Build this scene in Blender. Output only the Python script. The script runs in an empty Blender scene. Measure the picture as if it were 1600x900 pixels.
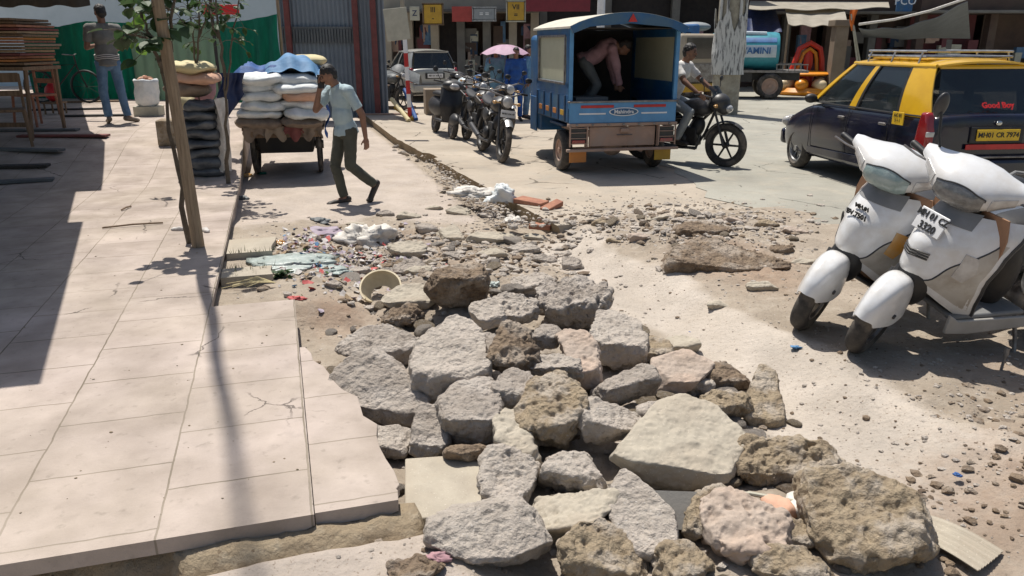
import bpy, bmesh, math, random
import numpy as np
from mathutils import Vector, Matrix, Euler, noise
random.seed(7); np.random.seed(7)
S=bpy.context.scene; COL=S.collection
PI=math.pi; R=math.radians; V=Vector
# ---------------------------------------------------------------- camera, world, sun
H=1.65; F=1200.0; TH=math.atan(381/1200.); ct,st=math.cos(TH),math.sin(TH)
cd=bpy.data.cameras.new('camera'); cam=bpy.data.objects.new('camera',cd); COL.objects.link(cam)
cam.location=(0,0,H); cam.rotation_euler=(PI/2-TH,0,0); cd.sensor_width=36; cd.lens=27; cd.clip_start=.05; cd.clip_end=800
S.camera=cam
SUN_AZ=R(-28.5); SUN_EL=R(69)
w=bpy.data.worlds.new('World'); S.world=w; w.use_nodes=True
wn=w.node_tree.nodes; wl=w.node_tree.links
sky=wn.new('ShaderNodeTexSky'); sky.sky_type='NISHITA'; sky.sun_disc=False; sky.sun_elevation=SUN_EL; sky.sun_rotation=SUN_AZ
sky.dust_density=2.5; sky.air_density=1.2
bg=wn['Background']; bg.inputs[1].default_value=.085; wl.new(sky.outputs[0],bg.inputs[0])
sd=bpy.data.lights.new('sun','SUN'); sd.energy=5.0; sd.angle=R(.5); sd.color=(1,.95,.87)
so=bpy.data.objects.new('sun',sd); COL.objects.link(so)
sv=Vector((math.sin(SUN_AZ)*math.cos(SUN_EL),math.cos(SUN_AZ)*math.cos(SUN_EL),math.sin(SUN_EL)))
so.rotation_euler=sv.to_track_quat('Z','Y').to_euler(); so.location=(0,0,30)
S.view_settings.view_transform='Standard'; S.view_settings.look='None'; S.view_settings.gamma=1
S.view_settings.exposure=.12; S.render.engine='CYCLES'
# ---------------------------------------------------------------- geometry of the place
ST=R(-16.6); DX,DY=math.sin(ST),math.cos(ST); RX,RY=math.cos(ST),-math.sin(ST)
def W(u,v,z=0.): return Vector((u*DX+v*RX,u*DY+v*RY,z))           # along the street, across it
def UV(x,y): return x*DX+y*DY, x*RX+y*RY
def ray(px,py):
    a=(px-800)/F; b=(450-py)/F
    return Vector((a,ct+b*st,-st+b*ct))
def at(px,py,z=0.):
    d=ray(px,py); t=(z-H)/d.z; return Vector((d.x*t,d.y*t,z))
def PY(px,py,Y):
    d=ray(px,py); t=Y/d.y; return Vector((d.x*t,Y,H+d.z*t))
def kz(p): return F/(p.y*ct-(p.z-H)*st)                            # pixels per metre there
def on(px,py,f):
    z=0.
    for i in range(14):
        p=at(px,py,z); z=.5*z+.5*f(p.x,p.y)
    return at(px,py,z)
# vector noise
def _h(i,j,k,s):
    n=(i.astype(np.int64)*374761393+j.astype(np.int64)*668265263+k.astype(np.int64)*2147483647+s*1274126177)&0xffffffff
    n=((n^(n>>13))*1274126177)&0xffffffff
    return ((n^(n>>16))&0xffff)/65535.*2-1
def vn(p,s=0):
    f=np.floor(p); t=p-f; t=t*t*(3-2*t); i,j,k=f[:,0],f[:,1],f[:,2]; r=0
    for a in (0,1):
        for b in (0,1):
            for c in (0,1):
                wt=(t[:,0] if a else 1-t[:,0])*(t[:,1] if b else 1-t[:,1])*(t[:,2] if c else 1-t[:,2])
                r=r+wt*_h(i+a,j+b,k+c,s)
    return r
def fbm(p,s=0,o=4):
    r=0; a=1.
    for q in range(o): r=r+a*vn(p*(2**q)+q*17.3,s+q); a*=.5
    return r
# ---------------------------------------------------------------- materials
def mk(name,c1,c2=None,rough=.8,metal=0,sc=6,bump=.2,bsc=60,spec=None,coat=0,c3=None,sc3=2,lo=.35,hi=.65,emit=0,alpha=None,trans=0,detail=6,streak=None,bdist=.01,pits=None,transl=0):
    m=bpy.data.materials.new(name); m.use_nodes=True; n=m.node_tree.nodes; l=m.node_tree.links
    b=n['Principled BSDF']; b.inputs['Roughness'].default_value=rough; b.inputs['Metallic'].default_value=metal
    if spec is not None: b.inputs['Specular IOR Level'].default_value=spec
    if coat: b.inputs['Coat Weight'].default_value=coat; b.inputs['Coat Roughness'].default_value=.08
    if trans: b.inputs['Transmission Weight'].default_value=trans
    tc=n.new('ShaderNodeTexCoord'); co=tc.outputs['Object']
    if streak:
        mp=n.new('ShaderNodeMapping'); mp.inputs['Scale'].default_value=streak; l.new(co,mp.inputs[0]); co=mp.outputs[0]
    def nz(scale,det=detail):
        t=n.new('ShaderNodeTexNoise'); t.inputs['Scale'].default_value=scale; t.inputs['Detail'].default_value=det; t.inputs['Roughness'].default_value=.62
        l.new(co,t.inputs['Vector']); return t
    def ramp(src,a,bb,ca,cb):
        r=n.new('ShaderNodeValToRGB'); r.color_ramp.elements[0].position=a; r.color_ramp.elements[1].position=bb
        r.color_ramp.elements[0].color=(*ca,1); r.color_ramp.elements[1].color=(*cb,1); l.new(src,r.inputs[0]); return r
    c2=c2 or tuple(x*.8 for x in c1)
    t=nz(sc); r=ramp(t.outputs['Fac'],lo,hi,c1,c2); out=r.outputs[0]
    if c3:
        t3=nz(sc3); r3=ramp(t3.outputs['Fac'],.48,.62,(0,0,0),(1,1,1)); mx=n.new('ShaderNodeMixRGB'); l.new(r3.outputs[0],mx.inputs[0]); l.new(out,mx.inputs[1]); mx.inputs[2].default_value=(*c3,1); out=mx.outputs[0]
    if pits:
        tp=nz(pits[0],5); rp=ramp(tp.outputs['Fac'],.60,.70,(0,0,0),(1,1,1)); sc_=n.new('ShaderNodeMath'); sc_.operation='MULTIPLY'; l.new(rp.outputs[0],sc_.inputs[0]); sc_.inputs[1].default_value=pits[1]
        mx=n.new('ShaderNodeMixRGB'); l.new(sc_.outputs[0],mx.inputs[0]); l.new(out,mx.inputs[1]); mx.inputs[2].default_value=(c1[0]*.3,c1[1]*.28,c1[2]*.26,1); out=mx.outputs[0]
        tp=nz(pits[0]*1.7,3); rp=ramp(tp.outputs['Fac'],.63,.69,(0,0,0),(.6,.6,.6)); mx=n.new('ShaderNodeMixRGB'); l.new(rp.outputs[0],mx.inputs[0]); l.new(out,mx.inputs[1]); mx.inputs[2].default_value=(min(.62,c1[0]*1.45),min(.6,c1[1]*1.45),min(.58,c1[2]*1.5),1); out=mx.outputs[0]
    l.new(out,b.inputs['Base Color'])
    if bump:
        tb=nz(bsc,8); bp=n.new('ShaderNodeBump'); bp.inputs['Strength'].default_value=bump; bp.inputs['Distance'].default_value=bdist
        l.new(tb.outputs['Fac'],bp.inputs['Height']); l.new(bp.outputs[0],b.inputs['Normal'])
    if transl:
        tb_=n.new('ShaderNodeBsdfTranslucent'); l.new(out,tb_.inputs[0]); mxs=n.new('ShaderNodeMixShader'); mxs.inputs[0].default_value=transl
        l.new(b.outputs[0],mxs.inputs[1]); l.new(tb_.outputs[0],mxs.inputs[2]); l.new(mxs.outputs[0],n['Material Output'].inputs[0])
    if emit: b.inputs['Emission Color'].default_value=(*c1,1); b.inputs['Emission Strength'].default_value=emit
    if alpha is not None: b.inputs['Alpha'].default_value=alpha
    return m
MT={}
def M(n): return MT[n]
def dm(n,*a,**k): MT[n]=mk(n,*a,**k)
dm('rock_grey',(.41,.36,.31),(.27,.23,.195),rough=.95,sc=9,bump=1,bdist=.03,bsc=38,c3=(.46,.41,.36),sc3=4,pits=(55,.5))
dm('rock_pale',(.50,.445,.385),(.36,.315,.27),rough=.95,sc=10,bump=1,bdist=.03,bsc=38,c3=(.50,.44,.38),sc3=3,pits=(60,.45))
dm('rock_brown',(.27,.20,.135),(.14,.10,.07),rough=.95,sc=13,bump=1,bdist=.03,bsc=38,c3=(.36,.30,.24),sc3=5,pits=(50,.6))
dm('rock_yellow',(.37,.295,.20),(.23,.175,.115),rough=.95,sc=11,bump=1,bdist=.03,bsc=38,c3=(.43,.37,.30),sc3=7,pits=(55,.55))
dm('rock_pink',(.42,.345,.285),(.32,.255,.205),rough=.95,sc=8,bump=.3,bsc=90,c3=(.44,.34,.27),sc3=3,pits=(60,.3))
dm('slab_tan',(.42,.375,.30),(.34,.30,.24),rough=.95,sc=7,bump=.25,bsc=110,c3=(.38,.33,.26),sc3=3,pits=(60,.2))
dm('brick_red',(.40,.19,.115),(.28,.12,.08),rough=.9,sc=14,bump=.4)
dm('white_rag',(.70,.67,.62),(.5,.46,.41),rough=.9,sc=14,bump=.6,bsc=40)
dm('poly_bag',(.60,.66,.62),(.40,.47,.44),rough=.3,sc=10,bump=.8,bsc=25,alpha=.75)
dm('cream',(.66,.56,.38),(.5,.42,.28),rough=.6,sc=8,bump=.15)
dm('black',(.012,.012,.014),(.03,.028,.026),rough=.5,sc=10,bump=.1)
dm('rubber',(.028,.026,.025),(.08,.07,.06),rough=.85,sc=14,bump=.3,c3=(.14,.12,.10),sc3=5)
dm('dark_plastic',(.03,.03,.034),(.05,.048,.046),rough=.45,sc=8,bump=.1)
dm('chrome',(.6,.6,.6),(.4,.4,.4),rough=.22,metal=1,sc=8,bump=.05)
dm('steel',(.30,.29,.28),(.16,.14,.13),rough=.45,metal=.7,sc=12,bump=.15)
dm('alu',(.5,.5,.5),(.3,.3,.3),rough=.4,metal=.8,sc=12,bump=.1)
dm('glass',(.02,.03,.035),(.015,.02,.025),rough=.06,sc=3,bump=0,spec=.8,alpha=.62)
dm('scooter_side',(.50,.48,.44),(.42,.39,.35),rough=.45,sc=7,bump=.05,c3=(.36,.32,.27),sc3=5)
dm('white_paint',(.74,.75,.76),(.66,.66,.66),rough=.28,sc=5,bump=.02,coat=.5,c3=(.62,.60,.57),sc3=4)
dm('grey_plastic',(.22,.22,.22),(.17,.17,.165),rough=.6,sc=8,bump=.1)
dm('brown_plastic',(.33,.18,.10),(.26,.14,.08),rough=.6,sc=8,bump=.1)
dm('scooter_panel_grey',(.42,.40,.37),(.34,.32,.29),rough=.5,sc=6,bump=.05)
dm('lens',(.22,.30,.29),(.35,.42,.40),rough=.1,sc=18,bump=.4,bsc=30,coat=1)
dm('lens_dark',(.10,.10,.10),(.24,.24,.23),rough=.1,sc=14,bump=.4,bsc=30,coat=1)
dm('lens_orange',(.62,.28,.04),(.5,.33,.15),rough=.2,sc=8,bump=.1,coat=1)
dm('lens_red',(.32,.012,.015),(.22,.01,.012),rough=.2,sc=8,bump=.1,coat=1)
dm('lens_clear',(.55,.54,.52),(.38,.36,.34),rough=.15,sc=14,bump=.2,coat=1)
dm('taxi_black',(.005,.006,.020),(.008,.009,.026),rough=.22,sc=4,bump=.03,coat=.5,c3=(.013,.013,.020),sc3=3)
dm('taxi_yellow',(.72,.42,.012),(.62,.35,.01),rough=.3,sc=4,bump=.02,coat=.5)
dm('plate_yellow',(.75,.48,.02),(.65,.40,.02),rough=.4,sc=9,bump=0)
dm('red_paint',(.55,.03,.025),(.42,.02,.02),rough=.4,sc=6,bump=.05)
dm('text_black',(.015,.015,.015),(.03,.03,.03),rough=.6,bump=0)
dm('text_red',(.75,.03,.03),(.6,.02,.02),rough=.5,bump=0)
dm('text_white',(.8,.8,.8),(.7,.7,.7),rough=.5,bump=0)
dm('white_plate',(.78,.78,.78),(.6,.6,.6),rough=.4,bump=0)
dm('blue_body',(.018,.11,.27),(.012,.075,.19),rough=.42,sc=5,bump=.08,c3=(.05,.12,.2),sc3=3)
dm('blue_dark',(.012,.045,.10),(.01,.03,.07),rough=.55,sc=6,bump=.1)
dm('panel_khaki',(.44,.44,.32),(.39,.39,.28),rough=.5,sc=4,bump=.05)
dm('canopy_top',(.60,.56,.46),(.48,.45,.38),rough=.8,sc=5,bump=.1)
dm('dusty_metal',(.42,.28,.21),(.32,.21,.16),rough=.8,sc=6,bump=.2,c3=(.36,.27,.22),sc3=3)
dm('orange_paint',(.55,.22,.05),(.45,.18,.05),rough=.6,sc=6,bump=.1)
dm('light_blue_paint',(.10,.30,.55),(.08,.24,.45),rough=.4,sc=6,bump=.05)
dm('skin',(.24,.125,.08),(.19,.095,.06),rough=.55,sc=12,bump=.1)
dm('hair',(.012,.010,.009),(.02,.016,.014),rough=.6,sc=30,bump=.6)
dm('shirt_blue',(.40,.50,.53),(.33,.43,.47),rough=.9,sc=10,bump=.5,bsc=12,bdist=.02)
dm('trouser_olive',(.085,.085,.065),(.06,.062,.048),rough=.9,sc=10,bump=.5,bsc=14,bdist=.02)
dm('shirt_grey',(.19,.19,.175),(.14,.14,.13),rough=.9,sc=8,bump=.4,bsc=14)
dm('jeans',(.07,.14,.24),(.13,.22,.34),rough=.9,sc=7,bump=.4,bsc=30)
dm('shirt_white',(.66,.64,.62),(.55,.53,.5),rough=.9,sc=8,bump=.3,bsc=14)
dm('shirt_pink',(.42,.25,.27),(.3,.17,.19),rough=.9,sc=8,bump=.3,bsc=14)
dm('cloth_blue',(.02,.09,.33),(.015,.06,.22),rough=.85,sc=8,bump=.5,bsc=12)
dm('cloth_sky',(.16,.30,.40),(.12,.24,.33),rough=.9,sc=8,bump=.4,bsc=12)
dm('shoe_dark',(.05,.04,.035),(.03,.025,.02),rough=.6)
dm('shoe_tan',(.2,.16,.12),(.12,.1,.08),rough=.7)
dm('sack_white',(.74,.77,.76),(.56,.60,.61),rough=.7,sc=5,bump=.6,bsc=14,bdist=.02,c3=(.78,.78,.75),sc3=3)
dm('sack_peach',(.62,.38,.27),(.52,.30,.2),rough=.8,sc=7,bump=.5,bsc=14)
dm('sack_dark',(.055,.062,.072),(.12,.13,.14),rough=.35,sc=9,bump=.8,bsc=12,bdist=.02)
dm('sack_cream',(.60,.52,.30),(.52,.44,.25),rough=.8,sc=7,bump=.5,bsc=14)
dm('sack_dirty',(.26,.20,.15),(.16,.12,.09),rough=.9,sc=7,bump=.7,bsc=14,bdist=.02)
dm('tarp_blue',(.025,.10,.30),(.015,.06,.20),rough=.7,sc=6,bump=.6,bsc=10,bdist=.02)
dm('tarp_navy',(.015,.035,.12),(.01,.02,.07),rough=.5,sc=6,bump=.6,bsc=10,bdist=.02)
dm('tarp_sky',(.10,.24,.42),(.07,.18,.34),rough=.7,sc=6,bump=.6,bsc=10,bdist=.02)
dm('net_green',(.015,.27,.19),(.012,.20,.14),transl=.55,rough=.8,sc=4,bump=.6,bsc=6,bdist=.03,streak=(2,2,.6))
dm('net_pale',(.26,.38,.29),(.33,.43,.34),transl=.5,rough=.9,sc=2,bump=.3,bsc=5,bdist=.03)
dm('hoarding',(.20,.235,.27),(.15,.18,.215),rough=.6,sc=2,bump=.3,bsc=8,c3=(.2,.23,.26),sc3=1)
dm('rust_red',(.20,.055,.05),(.13,.04,.035),rough=.7,sc=6,bump=.3)
dm('wood',(.24,.16,.10),(.15,.10,.06),rough=.85,sc=5,bump=.5,bsc=30,streak=(6,6,.7))
dm('wood_pole',(.36,.27,.18),(.22,.16,.10),rough=.85,sc=8,bump=.7,bsc=24,streak=(8,8,.6))
dm('bark',(.14,.115,.085),(.09,.07,.05),rough=.9,sc=20,bump=.8,bsc=60)
dm('leaf',(.055,.11,.035),(.035,.07,.025),transl=.35,rough=.55,sc=6,bump=.1)
dm('leaf_light',(.14,.26,.04),(.10,.19,.03),transl=.45,rough=.5,sc=6,bump=.1)
dm('grass',(.12,.15,.05),(.16,.15,.07),rough=.9,sc=9,bump=.1)
dm('awning_dark',(.05,.048,.045),(.08,.07,.055),rough=.8,sc=3,bump=.3)
dm('canvas',(.55,.51,.43),(.45,.41,.34),transl=.4,rough=.9,sc=3,bump=.4,bsc=6,bdist=.03)
dm('tarp_grey',(.13,.14,.145),(.09,.10,.105),rough=.6,sc=3,bump=.5,bsc=6,bdist=.03)
dm('wall_brown',(.13,.085,.065),(.085,.057,.047),rough=.9,sc=2,bump=.4,c3=(.11,.08,.06),sc3=1.2)
dm('wall_maroon',(.17,.05,.055),(.12,.036,.04),rough=.8,sc=2,bump=.3)
dm('wall_grey',(.20,.19,.17),(.14,.13,.12),rough=.9,sc=2,bump=.3)
dm('wall_pale',(.55,.64,.67),(.48,.57,.60),rough=.9,sc=1.5,bump=.2)
dm('wall_beige',(.42,.36,.28),(.33,.28,.22),rough=.9,sc=2,bump=.3)
dm('wall_tan',(.28,.22,.16),(.22,.17,.12),rough=.9,sc=2,bump=.3)
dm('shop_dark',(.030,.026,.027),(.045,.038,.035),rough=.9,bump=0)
dm('sign_yellow',(.55,.33,.03),(.45,.26,.03),rough=.5,sc=6,bump=.05)
dm('sign_red',(.42,.06,.05),(.34,.05,.04),rough=.5,sc=6,bump=.05)
dm('sign_grey',(.30,.32,.33),(.24,.26,.27),rough=.5,sc=6,bump=.05)
dm('sign_maroon',(.20,.018,.03),(.16,.015,.025),rough=.5,sc=6,bump=.05)
dm('sign_cream',(.5,.48,.38),(.4,.38,.3),rough=.6,sc=6,bump=.05)
dm('car_silver',(.40,.40,.38),(.33,.33,.31),rough=.35,metal=.3,sc=4,bump=.03,coat=.4)
dm('umbrella',(.70,.50,.62),(.62,.42,.54),transl=.4,rough=.6,sc=6,bump=.1)
dm('tank_teal',(.04,.28,.34),(.03,.2,.26),rough=.45,sc=5,bump=.1)
dm('tank_white',(.55,.62,.66),(.42,.5,.55),rough=.5,sc=5,bump=.1)
dm('tank_blue',(.04,.16,.38),(.03,.1,.26),rough=.5,sc=5,bump=.1)
dm('orange_flag',(.70,.16,.015),(.6,.12,.01),rough=.7,sc=5,bump=.2)
dm('float_orange',(.75,.30,.02),(.68,.24,.02),rough=.35,sc=5,bump=.1)
dm('float_red',(.65,.05,.03),(.55,.04,.02),rough=.35,sc=5,bump=.1)
dm('float_cream',(.75,.62,.40),(.65,.5,.3),rough=.4,sc=5,bump=.1)
dm('pole_concrete',(.36,.33,.26),(.24,.21,.16),rough=.9,sc=8,bump=.4)
dm('peeling',(.50,.50,.48),(.12,.12,.12),rough=.8,sc=9,bump=.6,bsc=14,streak=(2.2,2.2,.35),lo=.5,hi=.6)
dm('paper_litter',(.6,.58,.55),(.4,.36,.34),rough=.8,sc=20,bump=.2)
dm('litter_red',(.5,.1,.09),(.35,.06,.06),rough=.7,bump=.1)
dm('litter_mauve',(.36,.31,.36),(.26,.2,.25),rough=.7,bump=.1)
dm('cardboard',(.36,.27,.17),(.27,.19,.12),rough=.9,sc=6,bump=.2)
dm('red_cloth',(.55,.02,.03),(.4,.015,.02),rough=.6,sc=6,bump=.2)
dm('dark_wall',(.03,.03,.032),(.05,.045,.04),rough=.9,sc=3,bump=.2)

def joint_mat(name,cols,bw,bh,mort,mcol,off=.5,sq=0):
    """dusty pavers: brick texture in object space, joints darker and lower"""
    m=bpy.data.materials.new(name); m.use_nodes=True; n=m.node_tree.nodes; l=m.node_tree.links; b=n['Principled BSDF']
    b.inputs['Roughness'].default_value=.95; b.inputs['Specular IOR Level'].default_value=.2
    tc=n.new('ShaderNodeTexCoord'); mp=n.new('ShaderNodeMapping'); l.new(tc.outputs['Object'],mp.inputs[0])
    mp.inputs['Rotation'].default_value=(0,0,PI/2); mp.inputs['Location'].default_value=(-2.395 if 0 else 0,0,0)
    wz=n.new('ShaderNodeTexNoise'); wz.inputs['Scale'].default_value=9; l.new(mp.outputs[0],wz.inputs['Vector'])
    wa=n.new('ShaderNodeVectorMath'); wa.operation='MULTIPLY_ADD'; l.new(wz.outputs['Color'],wa.inputs[0]); wa.inputs[1].default_value=(.014,.014,0); l.new(mp.outputs[0],wa.inputs[2])
    br=n.new('ShaderNodeTexBrick'); br.inputs['Scale'].default_value=1; br.inputs['Brick Width'].default_value=bw; br.inputs['Row Height'].default_value=bh
    br.inputs['Mortar Size'].default_value=mort; br.inputs['Mortar Smooth'].default_value=.4; br.offset=off; br.inputs['Bias'].default_value=0
    br.inputs['Color1'].default_value=(*cols[0],1); br.inputs['Color2'].default_value=(*cols[1],1); br.inputs['Mortar'].default_value=(*mcol,1)
    l.new(wa.outputs[0],br.inputs['Vector'])
    def nz(s,d=8):
        t=n.new('ShaderNodeTexNoise'); t.inputs['Scale'].default_value=s; t.inputs['Detail'].default_value=d; l.new(tc.outputs['Object'],t.inputs['Vector']); return t
    def ramp(src,a,bb,ca,cb):
        r=n.new('ShaderNodeValToRGB'); r.color_ramp.elements[0].position=a; r.color_ramp.elements[1].position=bb
        r.color_ramp.elements[0].color=(*ca,1); r.color_ramp.elements[1].color=(*cb,1); l.new(src,r.inputs[0]); return r
    # joints fade in and out under the dust
    t=nz(1.1); rr=ramp(t.outputs['Fac'],.40,.60,(0,0,0),(1,1,1))
    mx=n.new('ShaderNodeMixRGB'); mx.inputs[0].default_value=1; dust=n.new('ShaderNodeMixRGB'); dust.inputs[2].default_value=(*cols[2],1)
    sc=n.new('ShaderNodeMath'); sc.operation='MULTIPLY'; l.new(rr.outputs[0],sc.inputs[0]); sc.inputs[1].default_value=.55
    l.new(sc.outputs[0],dust.inputs[0]); l.new(br.outputs['Color'],dust.inputs[1])
    t2=nz(22); r2=ramp(t2.outputs['Fac'],.62,.74,(0,0,0),(1,1,1)); sp=n.new('ShaderNodeMixRGB'); sc2=n.new('ShaderNodeMath'); sc2.operation='MULTIPLY'; l.new(r2.outputs[0],sc2.inputs[0]); sc2.inputs[1].default_value=.5
    l.new(sc2.outputs[0],sp.inputs[0]); l.new(dust.outputs[0],sp.inputs[1]); sp.inputs[2].default_value=(*cols[3],1)
    t4=nz(3.2,10); r4=ramp(t4.outputs['Fac'],.3,.7,(.74,.73,.70),(1.1,1.1,1.1)); ml=n.new('ShaderNodeMixRGB'); ml.blend_type='MULTIPLY'; ml.inputs[0].default_value=1
    l.new(sp.outputs[0],ml.inputs[1]); l.new(r4.outputs[0],ml.inputs[2]); l.new(ml.outputs[0],b.inputs['Base Color'])
    t3=nz(90,6); ad=n.new('ShaderNodeMath'); ad.operation='MULTIPLY_ADD'; l.new(br.outputs['Fac'],ad.inputs[0]); ad.inputs[1].default_value=-1.5; l.new(t3.outputs['Fac'],ad.inputs[2])
    bp=n.new('ShaderNodeBump'); bp.inputs['Strength'].default_value=.35; bp.inputs['Distance'].default_value=.006; l.new(ad.outputs[0],bp.inputs['Height']); l.new(bp.outputs[0],b.inputs['Normal'])
    return m
MT['pavers']=joint_mat('pavers',[(.455,.385,.345),(.425,.36,.32),(.46,.395,.335),(.27,.235,.20)],.45,.5,.0045,(.20,.17,.13),.45)
def dirt_mat(name,ca,cb,cc,cdk,s1=1.4,speck=70,bump=.8,zones=None):
    m=bpy.data.materials.new(name); m.use_nodes=True; n=m.node_tree.nodes; l=m.node_tree.links; b=n['Principled BSDF']
    b.inputs['Roughness'].default_value=1; b.inputs['Specular IOR Level'].default_value=.1
    tc=n.new('ShaderNodeTexCoord')
    def nz(s,d=8,ro=.6):
        t=n.new('ShaderNodeTexNoise'); t.inputs['Scale'].default_value=s; t.inputs['Detail'].default_value=d; t.inputs['Roughness'].default_value=ro; l.new(tc.outputs['Object'],t.inputs['Vector']); return t
    def mixc(fac,a,c):
        x=n.new('ShaderNodeMixRGB'); l.new(fac,x.inputs[0])
        for i,q in ((1,a),(2,c)):
            if isinstance(q,tuple): x.inputs[i].default_value=(*q,1)
            else: l.new(q,x.inputs[i])
        return x.outputs[0]
    def rmp(src,a,bb):
        r=n.new('ShaderNodeMapRange'); r.inputs['From Min'].default_value=a; r.inputs['From Max'].default_value=bb; l.new(src,r.inputs['Value']); return r.outputs[0]
    c=mixc(rmp(nz(s1).outputs['Fac'],.4,.6),ca,cb); c=mixc(rmp(nz(s1*4).outputs['Fac'],.5,.68),c,cc)
    if zones:                                   # which soil lies where: strip dust, concrete lane, red earth
        at_=n.new('ShaderNodeAttribute'); at_.attribute_name='zone'; sp=n.new('ShaderNodeSeparateColor'); l.new(at_.outputs['Color'],sp.inputs[0])
        for i,(zc,zd) in enumerate(zones):
            zz=mixc(rmp(nz(2.7+i).outputs['Fac'],.35,.65),zc,zd)
            ad=n.new('ShaderNodeMath'); ad.operation='ADD'; l.new(sp.outputs[i],ad.inputs[0]); sb=n.new('ShaderNodeMath'); sb.operation='MULTIPLY_ADD'; l.new(nz(6+i*3,10,.7).outputs['Fac'],sb.inputs[0]); sb.inputs[1].default_value=.9; sb.inputs[2].default_value=-.45; l.new(sb.outputs[0],ad.inputs[1])
            c=mixc(rmp(ad.outputs[0],.18,.90),c,zz)
    c=mixc(rmp(nz(speck,4).outputs['Fac'],.60,.70),c,cdk)
    l.new(c,b.inputs['Base Color'])
    v=n.new('ShaderNodeTexVoronoi'); v.inputs['Scale'].default_value=38; l.new(tc.outputs['Object'],v.inputs['Vector'])
    t=nz(30,10,.7); ad=n.new('ShaderNodeMath'); ad.operation='MULTIPLY_ADD'; l.new(v.outputs['Distance'],ad.inputs[0]); ad.inputs[1].default_value=-.22; l.new(t.outputs['Fac'],ad.inputs[2])
    bp=n.new('ShaderNodeBump'); bp.inputs['Strength'].default_value=bump; bp.inputs['Distance'].default_value=.02; l.new(ad.outputs[0],bp.inputs['Height']); l.new(bp.outputs[0],b.inputs['Normal'])
    return m
MT['dirt']=dirt_mat('dirt',(.37,.315,.255),(.31,.26,.205),(.42,.365,.30),(.24,.19,.15),bump=.75,zones=[((.50,.445,.385),(.45,.395,.335)),((.46,.40,.35),(.43,.37,.315)),((.34,.255,.19),(.29,.21,.155)),])
MT['lane']=dirt_mat('lane',(.46,.40,.35),(.43,.365,.31),(.42,.36,.27),(.34,.29,.23),1.0,40,.25)
MT['road']=dirt_mat('road',(.42,.365,.30),(.40,.345,.28),(.385,.345,.29),(.30,.26,.21),.8,45,.2)
MT['asphalt']=dirt_mat('asphalt',(.35,.34,.295),(.315,.305,.265),(.375,.35,.295),(.27,.25,.21),.7,60,.25)
MT['strip']=dirt_mat('strip',(.50,.435,.355),(.465,.40,.32),(.53,.47,.39),(.34,.28,.22),2.5,50,.5)
MT['mortar']=dirt_mat('mortar',(.36,.29,.20),(.30,.235,.16),(.40,.335,.245),(.2,.15,.1),5,40,1)
def add_wear(m,patch=(.70,1.12),cr=(1.3,.007,.5),ccol=.38,sc=1.6):
    """large worn patches and a few hairline cracks, in object space"""
    n=m.node_tree.nodes; l=m.node_tree.links; b=n['Principled BSDF']; src=b.inputs['Base Color'].links[0].from_socket
    tc=n.new('ShaderNodeTexCoord')
    def nz(s,d=6,off=0):
        mp=n.new('ShaderNodeMapping'); mp.inputs['Location'].default_value=(off,off*.7,0); l.new(tc.outputs['Object'],mp.inputs[0])
        t=n.new('ShaderNodeTexNoise'); t.inputs['Scale'].default_value=s; t.inputs['Detail'].default_value=d; t.inputs['Roughness'].default_value=.65; l.new(mp.outputs[0],t.inputs['Vector']); return t
    def mr(s,a,c,lo=0.,hi=1.):
        r=n.new('ShaderNodeMapRange'); r.inputs['From Min'].default_value=a; r.inputs['From Max'].default_value=c; r.inputs['To Min'].default_value=lo; r.inputs['To Max'].default_value=hi; l.new(s,r.inputs['Value']); return r.outputs[0]
    f1=mr(nz(sc,9,3).outputs['Fac'],.32,.68,patch[0],patch[1]); f2=mr(nz(sc*7,6,7).outputs['Fac'],.55,.75,1.,.86)
    wv=n.new('ShaderNodeVectorMath'); wv.operation='MULTIPLY_ADD'; l.new(nz(5,5,1).outputs['Color'],wv.inputs[0]); wv.inputs[1].default_value=(.16,.16,0); l.new(tc.outputs['Object'],wv.inputs[2])
    v=n.new('ShaderNodeTexVoronoi'); v.feature='DISTANCE_TO_EDGE'; v.inputs['Scale'].default_value=cr[0]; l.new(wv.outputs[0],v.inputs['Vector'])
    ck=mr(v.outputs['Distance'],cr[1]*.4,cr[1],1.,0.); mk_=mr(nz(.9,3,11).outputs['Fac'],cr[2],cr[2]+.05); cm=n.new('ShaderNodeMath'); cm.operation='MULTIPLY'; l.new(ck,cm.inputs[0]); l.new(mk_,cm.inputs[1])
    f3=mr(cm.outputs[0],0,1,1.,ccol)
    m1=n.new('ShaderNodeMath'); m1.operation='MULTIPLY'; l.new(f1,m1.inputs[0]); l.new(f2,m1.inputs[1]); m2=n.new('ShaderNodeMath'); m2.operation='MULTIPLY'; l.new(m1.outputs[0],m2.inputs[0]); l.new(f3,m2.inputs[1])
    x=n.new('ShaderNodeMixRGB'); x.blend_type='MULTIPLY'; x.inputs[0].default_value=1; l.new(src,x.inputs[1]); l.new(m2.outputs[0],x.inputs[2]); l.new(x.outputs[0],b.inputs['Base Color'])
add_wear(MT['pavers'],(.84,1.08),(.9,.006,.55)); add_wear(MT['road'],(.80,1.10),(.8,.012,.48),sc=.9); add_wear(MT['lane'],(.84,1.08),(.9,.010,.50),sc=1.1); add_wear(MT['asphalt'],(.80,1.10),(.7,.008,.52),sc=.7); add_wear(MT['dirt'],(.84,1.10),(1,.004,.9),sc=2.2)
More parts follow.
